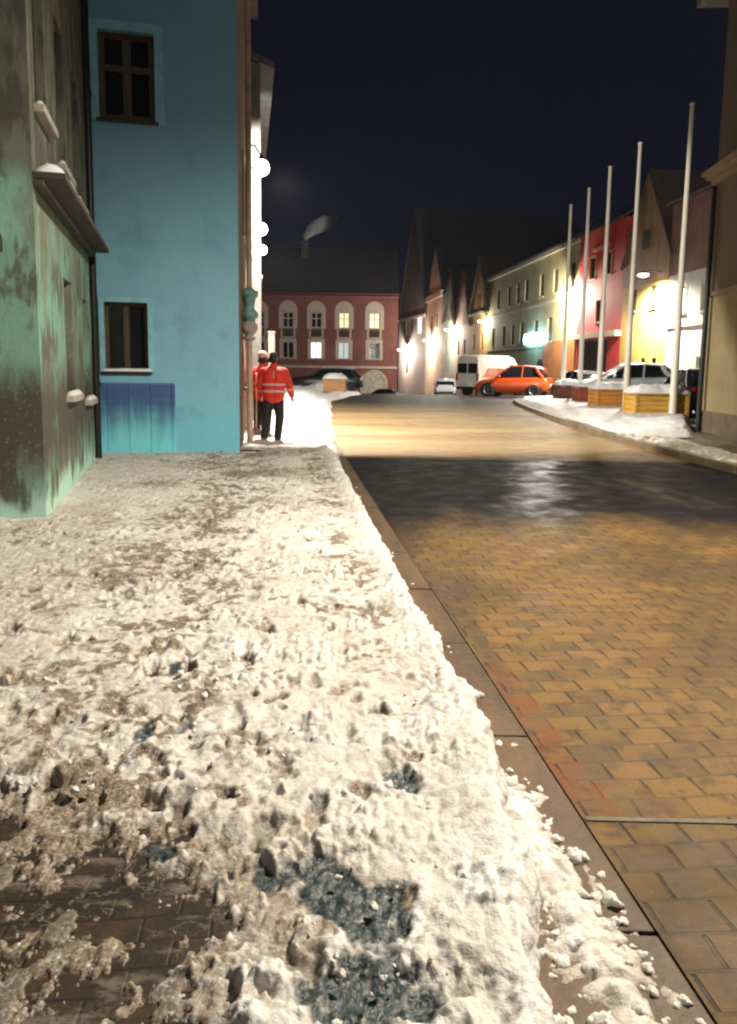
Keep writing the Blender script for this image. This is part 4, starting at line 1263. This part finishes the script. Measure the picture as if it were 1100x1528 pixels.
planter('lamp-yellow wooden planter with snow cap by the nearest flagpole', 9.1, 24.6, 1.65, 1.0, .72, (.62, .36, .06), .03)  # wood colours graded along the row, with the lamplight painted in
planter('orange wooden planter with snow cap, second in the row', 9.25, 29.7, 1.35, 1.0, .72, (.55, .24, .045), .03)
planter('red-brown wooden planter, third in the row', 9.45, 33.6, 1.0, .9, .72, (.30, .07, .03), .03)
planter('dark brown wooden planter at the end of the row', 9.45, 37.2, 1.0, .9, .72, (.13, .035, .02), .03)
planter('orange crate-like planter half buried on the snow bank', -1.62, 36.0, .95, .6, .62, (.52, .26, .10), -.1, .42, None)

# ------------------------------------------------------------------ cars
def loft(secs, closed_ends=True, smooth=True):
    """secs: list of (x, [(y,z)...]) half sections from the bottom centre to the top centre, mirrored"""
    b = MB(); vs = []; fs = []
    n = None
    for x, hp in secs:
        full = [(y, z) for y, z in hp] + [(-y, z) for y, z in reversed(hp) if abs(y) > 1e-6]
        n = len(full)
        vs += [(x, y, z) for y, z in full]
    for i in range(len(secs) - 1):
        for k in range(n):
            j = (k + 1) % n
            fs.append((i * n + k, (i + 1) * n + k, (i + 1) * n + j, i * n + j))
    b.add(vs, fs, smooth)
    if closed_ends:
        b.poly(vs[:n]); b.poly(list(reversed(vs[-n:])))
    return b


def paint(name, col): return mat(name, col, .32, var=.06, scale=2, coat=.6)


def wheels(t, xs, hw, r=.33):
    for x in xs:
        for s in (-1, 1):
            a = MB(); a.tube([(x, s * (hw - .30), r), (x, s * (hw - .012), r)], r + .075, 24); a.build('wheel_arch', M['black'], t)
            w = MB(); w.lathe([(r * .6, -.1), (r * .93, -.1), (r, -.06), (r, .06), (r * .93, .1), (r * .6, .1)], 26)
            wo = w.build('wheel', M['tyre'], t, Matrix.Translation((x, s * (hw - .075), r)) @ Matrix.Rotation(PI / 2 * -s, 4, 'X'))
            q = MB(); q.lathe([(.02, .06), (.06, .065), (r * .2, .05)], 16)
            for k in range(5):
                a = 2 * PI * k / 5
                q.box(.03, r * .6, -.028, .028, .035, .06, Matrix.Rotation(a, 4, 'Z'))
            q.lathe([(r * .52, .03), (r * .60, .085), (r * .64, .085)], 26)
            q.build('rim', M['rim'], wo)


def hatchback(name, label, loc, rz, col, cat='car', L=4.2, H=1.52, snow=0.0, hw=.88, group=None, sc=1.0):
    """x forward from the tail (0) to the nose (L)"""
    t = thing(name, label, cat, loc, rz, group)
    t.scale = (sc,) * 3
    p = paint('car_paint', col)
    k = L / 4.2; hz = H / 1.52

    def sec(x, zb, zt, w):
        return (x * k, [(0, zb), (w * .84, zb), (w * .97, zb + .12), (w, zb + (zt - zb) * .5), (w * .975, zt - .1), (w * .90, zt - .015), (w * .6, zt + .012), (0, zt + .025)])
    body = [sec(0, .48, .78, hw * .80), sec(.05, .36, .96, hw * .92), sec(.3, .24, 1.0, hw), sec(1.0, .2, .985, hw), sec(2.0, .19, .96, hw), sec(2.9, .2, .93, hw), sec(3.4, .2, .88, hw * .99), sec(3.85, .22, .80, hw * .95), sec(4.1, .28, .68, hw * .86), sec(4.2, .36, .58, hw * .72)]
    loft(body).build('body', p, t)

    def gs(x, z, wt, zb=.9): return (x * k, [(0, zb), (hw * .89, zb), (hw * .87, zb + .05), (hw * wt, z * hz - .03), (hw * wt * .9, z * hz), (0, z * hz + .02)])
    g = [gs(.16, 1.02, .86), gs(.42, 1.34, .76), gs(.62, 1.45, .74), gs(1.4, 1.505, .74), gs(2.0, 1.49, .74), gs(2.25, 1.44, .745), gs(2.6, 1.22, .80), gs(2.98, .96, .86)]
    loft(g).build('window_glass', M['glass'], t)

    def rs_(x, z, wt): return (x * k, [(0, z * hz - .012), (hw * wt * .94, z * hz - .03), (hw * wt * 1.02, z * hz - .02), (hw * wt * .92, z * hz + .022), (0, z * hz + .042)])
    loft([rs_(.36, 1.33, .76), rs_(.62, 1.45, .745), rs_(1.4, 1.505, .745), rs_(2.0, 1.49, .745), rs_(2.3, 1.435, .75)]).build('roof', p, t)
    for s in (-1, 1):
        for pts, r_ in (([(2.25 * k, s * hw * .745, 1.44 * hz), (2.62 * k, s * hw * .81, 1.22 * hz), (3.02 * k, s * hw * .87, .95)], .035), ([(1.45 * k, s * hw * .748, 1.49 * hz), (1.5 * k, s * hw * .885, .95)], .032),
                        ([(.74 * k, s * hw * .75, 1.45 * hz), (.58 * k, s * hw * .82, 1.2 * hz), (.30 * k, s * hw * .885, .97)], .085)):
            q = MB(); q.tube(pts, r_, 8); q.build('pillar', p, t)
        m_ = MB(); m_.ball((2.72 * k, s * (hw + .07), 1.0), .1, 12, 8, (.7, 1, .7)); m_.build('mirror', p, t)
        h_ = MB(); h_.ball((4.02 * k, s * hw * .66, .66), .13, 14, 8, (.7, 1.3, .6)); h_.build('headlight', M['chrome'], t)
        h_ = MB(); h_.ball((.06, s * hw * .76, .88), .12, 14, 8, (.45, 1.0, .9)); h_.build('taillight', M['tail'], t)
    q = MB(); q.box(-.02, .08, -.26, .26, .56, .67); q.build('number_plate', M['plate'], t)
    q = MB(); q.box(-.035, .1, -hw * .7, hw * .7, .34, .46); q.box(4.12 * k, 4.215 * k, -hw * .6, hw * .6, .30, .40); q.build('bumper', M['black'], t, bevel=.02)
    wheels(t, (.78 * k, 3.38 * k), hw)
    if snow:
        s = snow_slab(1.75 * k, hw * 1.4, snow, nx=20, ny=14); s.build('snow_cover', M['snow'], t, Matrix.Translation((.5 * k, -hw * .7, 1.47 * hz)))
    return t


# positions: tail centre on the ground, rz = heading of the nose
hatchback('red_car', 'orange-red hatchback parked in front of the white van', (10.55, 45.2, gz(45)), R(157), (.62, .085, .012), L=3.7, H=1.55, sc=1.17)
hatchback('dark_car', 'black car with snow on the roof behind the snow bank', (-.4, 45.2, .12), R(180), (.010, .010, .012), L=4.4, H=1.42, snow=.07)
hatchback('silver_car', 'silver car parked behind the orange planter before the yellow house', (13.6, 34.6, .1), R(172), (.52, .54, .54), L=3.5, H=1.45, snow=.05, sc=1.24)
hatchback('black_car', 'black car beside the nearest planter and tan building', (10.95, 24.4, .1), R(86), (.010, .010, .012), L=4.2, H=1.55)
hatchback('grey_car', 'dark grey car parked before the scarlet house shopfront', (11.6, 39.6, .05), R(100), (.055, .06, .065), L=4.2, H=1.5)
hatchback('white_car', 'small white car parked beyond the van', (6.15, 63.0, gz(63)), R(84), (.72, .72, .70), L=3.8, H=1.5)
hatchback('far_car', 'far dark car below the arched gate with snow around', (3.3, 88, gz(88)), R(180), (.012, .012, .014), L=4.3, H=1.45)


def van(label, loc, rz):
    t = thing('white_van', label, 'van', loc, rz)
    p = paint('van_paint', (.80, .76, .68))
    hw = .98

    def sec(x, zb, zt, w, wt): return (x, [(0, zb), (w * .9, zb), (w, zb + .15), (w, 1.1), (w * .985, 1.5), (wt, zt - .14), (wt * .86, zt - .01), (0, zt + .03)])
    body = [sec(0, .42, 2.45, hw * .96, .84), sec(.06, .36, 2.5, hw, .87), sec(1.0, .34, 2.55, hw, .88), sec(3.4, .34, 2.55, hw, .88), sec(3.9, .34, 2.42, hw, .84), sec(4.45, .34, 1.85, hw, .84), sec(4.75, .36, 1.56, hw * .97, .84), sec(5.15, .38, 1.42, hw * .9, .74), sec(5.4, .45, 1.30, hw * .74, .6)]
    loft(body).build('body', p, t)
    q = MB()
    q.box(-.012, .03, -.80, -.05, 1.42, 2.05); q.box(-.012, .03, .05, .80, 1.42, 2.05); q.build('rear_window', M['glass'], t)
    for s in (-1, 1):
        q = MB(); q.prism([(3.25, s * .995, 1.42), (4.45, s * .995, 1.42), (4.05, s * .93, 1.98), (3.25, s * .93, 1.98)], (0, -s * .08, 0)); q.build('side_window', M['glass'], t)
        q = MB(); q.prism([(.3, s * 1.0, 1.15), (2.9, s * 1.0, 1.15), (2.5, s * .965, 1.75), (.9, s * .965, 1.75)], (0, -s * .05, 0)); q.build('side_graphic', mat('red_graphic', (.50, .10, .055), .4, var=.6, scale=2.5, col2=(.55, .35, .25)), t)
        q = MB(); q.box(-.02, .08, s * .86 - .08, s * .86 + .08, .95, 1.4); q.build('taillight', M['tail'], t)
        q = MB(); q.ball((5.18, s * .72, 1.0), .15, 12, 8, (.7, 1, .8)); q.build('headlight', M['chrome'], t)
        q = MB(); q.ball((4.5, s * 1.12, 1.5), .14, 12, 8, (.5, .8, 1.2)); q.build('mirror', M['black'], t)
    q = MB(); q.box(4.2, 4.26, -.78, .78, .0, .01); q = MB()
    q.prism([(4.02, -.78, 2.28), (4.02, .78, 2.28), (4.60, .84, 1.72), (4.60, -.84, 1.72)], (.05, 0, .03)); q.build('windscreen', M['glass'], t)
    q = MB(); q.box(-.025, .03, -.26, .26, .66, .79); q.build('number_plate', M['plate'], t)
    q = MB(); q.box(-.05, .12, -.9, .9, .38, .55); q.box(5.2, 5.45, -.7, .7, .36, .52); q.build('bumper', M['black'], t, bevel=.02)
    wheels(t, (1.05, 4.4), hw, .35)
    s = snow_slab(3.5, 1.5, .06, nx=24, ny=14); s.build('snow_cover', M['snow'], t, Matrix.Translation((.1, -.75, 2.53)))
    return t


van('white high-roofed van with red side graphic, parked before the cream building', (6.3, 50.2, gz(50.5)), R(43))

# ------------------------------------------------------------------ people
def remeshed(b, name, m, parent, voxel, smooth=6):
    o = b.build(name + '_raw', None)
    r = o.modifiers.new('r', 'REMESH'); r.mode = 'VOXEL'; r.voxel_size = voxel; r.use_smooth_shade = True
    s = o.modifiers.new('s', 'SMOOTH'); s.factor = .5; s.iterations = smooth
    dg = bpy.context.evaluated_depsgraph_get(); dg.update()
    me = bpy.data.meshes.new_from_object(o.evaluated_get(dg))
    bpy.data.objects.remove(o)
    me.name = name
    me.materials.clear(); me.materials.append(m)
    for p in me.polygons: p.use_smooth = True
    n = bpy.data.objects.new(name, me); COL.objects.link(n); n.parent = parent
    return n


M['skin'] = mat('skin', (.50, .29, .20), .55, var=.1, scale=12)
M['hair'] = mat('dark_hair', (.022, .014, .010), .6, var=.4, scale=30, stretch=(1, 1, .3), bump=.5)
M['jacket'] = mat('red_jacket', (.66, .035, .020), .7, var=.15, scale=9, bump=.5, bscale=14)
M['band'] = mat('reflective_band', (.70, .40, .42), .4, var=.15, scale=20)
M['trousers'] = mat('black_trousers', (.012, .012, .014), .8, var=.3, scale=14, bump=.5, bscale=16)
M['shoe'] = mat('black_boots', (.010, .009, .008), .6, var=.2)
M['hat'] = mat('pale_knit_hat', (.55, .36, .32), .85, var=.2, scale=40, bump=.6, bscale=60)


def person(label, loc, rz, larm, rarm, lleg, rleg, hat=False, head_turn=0.0, height=1.0):
    """built facing +y; limb tuples are lists of joints; body one continuous mesh, clothes its children"""
    t = thing('person', label, 'person', loc, rz); t.scale = (height,) * 3
    hip = Vector((0, 0, .93))
    b = MB()
    b.capsule((0, .0, .95), (0, 0, 1.12), .14, .135); b.capsule((0, 0, 1.12), (0, -.005, 1.33), .135, .145)
    b.capsule((-.10, 0, 1.40), (.10, 0, 1.40), .09, .09)
    b.capsule((0, 0, 1.42), (0, .012, 1.57), .062, .056)
    hc = Vector((0, .025, 1.655))
    rot = Matrix.Rotation(head_turn, 4, 'Z')

    def hd(p): return tuple(hc + rot @ Vector(p))
    b.ball(hd((0, 0, .02)), .1, 20, 14, (.76, .92, 1.12)); b.capsule(hd((0, .035, -.05)), hd((0, .05, -.085)), .058, .042)
    b.capsule(hd((0, .088, .012)), hd((0, .108, -.022)), .012, .017); b.capsule(hd((-.02, .083, -.052)), hd((.02, .083, -.052)), .011, .011)
    for s in (-1, 1): b.ball(hd((s * .078, -.005, -.005)), .03, 10, 8, (.4, .75, 1.1))
    for arm, s in ((larm, -1), (rarm, 1)):
        sh, el, wr, tip = [Vector(p) for p in arm]
        b.capsule(sh, el, .052, .043); b.capsule(el, wr, .043, .028)
        d = (tip - wr).normalized(); sd = d.cross(Vector((0, 1, 0))).normalized(); nn = sd.cross(d).normalized()
        pm = wr + d * .075
        b.capsule(wr, pm, .026, .034, 12)
        b.capsule(wr + d * .03 + nn * .026, pm + nn * .026, .018, .018); b.capsule(wr + d * .03 - nn * .026, pm - nn * .026, .018, .018)
        for i, (o_, l_) in enumerate(((.033, .068), (.012, .078), (-.011, .073), (-.032, .058))):
            k0 = pm + nn * o_ + d * .01; k1 = k0 + d * l_ * .5; k2 = k1 + (d * .8 - sd * s * .5).normalized() * l_ * .5
            b.capsule(k0, k1, .0105, .0095, 8, 3); b.capsule(k1, k2, .0095, .008, 8, 3)
        th0 = wr + d * .03 + nn * .03; th1 = th0 + (d * .6 + nn * .8).normalized() * .035; th2 = th1 + (d + nn * .2).normalized() * .03
        b.capsule(th0, th1, .014, .012, 8, 3); b.capsule(th1, th2, .012, .0095, 8, 3)
    for leg in (lleg, rleg):
        h, k, a = [Vector(p) for p in leg]
        b.capsule(h, k, .088, .06); b.capsule(k, a, .058, .038); b.capsule(a, a + Vector((0, .13, -.04)), .04, .03)
    body = remeshed(b, 'body', M['skin'], t, .0075, 3)
    for s in (-1, 1):
        e = MB(); e.ball(hd((s * .032, .088, .025)), .0125, 10, 8); e.build('eye', M['black'], t)
    # hair or hat
    q = MB()
    q.ball(hd((0, -.014, .042)), .1, 20, 14, (.86, .96, 1.06)); q.capsule(hd((-.05, -.055, -.03)), hd((.05, -.055, -.03)), .05, .05)
    hair = remeshed(q, 'hair', M['hair'], t, .008, 3)
    if hat:
        q = MB(); q.lathe([(.112, .0), (.118, .02), (.112, .055), (.10, .09), (.07, .125), (.03, .142), (.004, .146)], 22, hd((0, -.006, .045)), sx=.92, sy=1.05); q.build('hat', M['hat'], t)
    # jacket
    j = MB()
    j.capsule((-.055, .0, .93), (-.06, 0, 1.16), .165, .165); j.capsule((.055, .0, .93), (.06, 0, 1.16), .165, .165); j.capsule((-.07, 0, 1.16), (-.085, -.01, 1.34), .165, .155); j.capsule((.07, 0, 1.16), (.085, -.01, 1.34), .165, .155)
    j.capsule((-.13, 0, 1.40), (.13, 0, 1.40), .105, .105); j.capsule((0, .0, 1.44), (0, .008, 1.515), .092, .08)
    for arm in (larm, rarm):
        sh, el, wr, tip = [Vector(p) for p in arm]
        j.capsule(sh, el, .092, .078); j.capsule(el, el.lerp(wr, .93), .078, .056)
    jk = remeshed(j, 'jacket', M['jacket'], t, .013, 5)
    # pale bands round the jacket
    for z0, z1 in ((1.00, 1.045), (1.13, 1.175)):
        q = MB(); vs = []; fs = []
        pr = []
        n = 36
        for zz in (z0, z1):
            for k in range(n):
                a = 2 * PI * k / n
                vs.append((.252 * math.cos(a), .190 * math.sin(a), zz))
        for k in range(n): fs.append((k, (k + 1) % n, n + (k + 1) % n, n + k))
        q.add(vs, fs, True); q.build('reflective_band', M['band'], jk)
    for arm in (larm, rarm):
        sh, el, wr, tip = [Vector(p) for p in arm]
        q = MB(); q.tube([el.lerp(wr, .30), el.lerp(wr, .42)], [.077, .075], 18); q.build('reflective_band', M['band'], jk)
    tr = MB()
    tr.capsule((-.05, 0, .93), (.05, 0, .93), .15, .15)
    for leg in (lleg, rleg):
        h, k, a = [Vector(p) for p in leg]
        tr.capsule(h, k, .120, .094); tr.capsule(k, a + Vector((0, 0, .02)), .092, .078)
    remeshed(tr, 'trousers', M['trousers'], t, .013, 5)
    for leg in (lleg, rleg):
        a = Vector(leg[2])
        q = MB(); q.capsule(a + Vector((0, -.03, -.02)), a + Vector((0, .02, .10)), .058, .062); q.capsule(a + Vector((0, -.02, -.045)), a + Vector((.0, .16, -.05)), .045, .04)
        q.box(a.x - .045, a.x + .045, a.y - .07, a.y + .19, a.z - .09, a.z - .06)
        remeshed(q, 'boot', M['shoe'], t, .010, 3)
    return t


zA = .115
person('bareheaded person in a red jacket with pale bands, standing back to camera', (-1.79, 14.45, zA - .01), R(8),
       [(-.20, 0, 1.40), (-.27, .03, 1.13), (-.25, .16, .93), (-.24, .22, .86)], [(.20, 0, 1.40), (.31, -.02, 1.14), (.36, .02, .92), (.38, .04, .80)],
       [(-.09, 0, .92), (-.15, .03, .50), (-.19, -.02, .09)], [(.09, 0, .92), (.12, .04, .50), (.08, -.05, .09)], head_turn=R(-25), height=.94)
person('person in a pale knit hat and red jacket, mostly hidden behind the other', (-2.12, 15.3, zA), R(-20),
       [(-.20, 0, 1.40), (-.27, .02, 1.13), (-.26, .1, .92), (-.26, .13, .84)], [(.20, 0, 1.40), (.26, .04, 1.14), (.18, .2, 1.0), (.12, .26, .98)],
       [(-.09, 0, .92), (-.12, .03, .50), (-.13, -.02, .09)], [(.09, 0, .92), (.11, .04, .50), (.12, -.03, .09)], hat=True, head_turn=R(20), height=.93)

# ------------------------------------------------------------------ thin haze added so the lamps glow softly
hm = bpy.data.materials.new('added_haze'); hm.use_nodes = True
N = hm.node_tree.nodes; N.remove(N['Principled BSDF'])
pv = N.new('ShaderNodeVolumePrincipled'); pv.inputs['Color'].default_value = (.88, .93, 1, 1); pv.inputs['Density'].default_value = .00010; pv.inputs['Anisotropy'].default_value = 0
hm.node_tree.links.new(pv.outputs['Volume'], N['Material Output'].inputs['Volume'])
q = MB(); q.box(-950, 950, -80, 950, -3.4, 40)
ho = q.build('haze', hm); tag(ho, 'thin haze added so the street lamps glow softly', 'haze', kind='stuff')
bm = bmesh.new(); bm.from_mesh(ho.data); bmesh.ops.recalc_face_normals(bm, faces=bm.faces); bm.to_mesh(ho.data); bm.free()

# ------------------------------------------------------------------ world, lights, camera
w = bpy.data.worlds.new('World'); scene.world = w; w.use_nodes = True
N = w.node_tree.nodes; Lk = w.node_tree.links
bg = N['Background']
tc = N.new('ShaderNodeTexCoord'); sp = N.new('ShaderNodeSeparateXYZ'); Lk.new(tc.outputs['Generated'], sp.inputs[0])
rp = N.new('ShaderNodeValToRGB')
rp.color_ramp.elements[0].position = 0.0; rp.color_ramp.elements[0].color = (.0062, .0070, .0155, 1)
rp.color_ramp.elements[1].position = .55; rp.color_ramp.elements[1].color = (.0046, .0046, .0090, 1)
Lk.new(sp.outputs['Z'], rp.inputs['Fac']); Lk.new(rp.outputs['Color'], bg.inputs['Color'])
bg.inputs['Strength'].default_value = 1.0
# faint sun added as fill, to lift the roofs and the smoke
s = bpy.data.lights.new('fill_sun', 'SUN'); s.energy = .16; s.angle = R(3); s.color = (.75, .85, 1)
so = bpy.data.objects.new('fill_sun', s); COL.objects.link(so); so.rotation_euler = (R(50), 0, R(20))

cam = bpy.data.cameras.new('camera'); co = bpy.data.objects.new('camera', cam); COL.objects.link(co)
cam.sensor_fit = 'VERTICAL'; cam.sensor_height = 36; cam.sensor_width = 36 * 1100 / 1528
cam.lens = 36 * 1150 / 1528; cam.shift_y = -62 / 1528
cam.clip_start = .05; cam.clip_end = 3000
co.matrix_world = Matrix.Translation((0, 0, 1.5)) @ Matrix.Rotation(R(90 - 7.5), 4, 'X') @ Matrix.Rotation(R(.8), 4, 'Z')
scene.camera = co

scene.view_settings.view_transform = 'Standard'
scene.view_settings.look = 'None'
scene.view_settings.exposure = 0
scene.view_settings.gamma = 1
scene.cycles.use_denoising = True
scene.cycles.max_bounces = 5
scene.cycles.diffuse_bounces = 3
scene.cycles.glossy_bounces = 3
scene.cycles.sample_clamp_indirect = 4
scene.cycles.volume_bounces = 4
scene.cycles.filter_width = 2.3
scene.cycles.caustics_reflective = False
scene.cycles.caustics_refractive = False
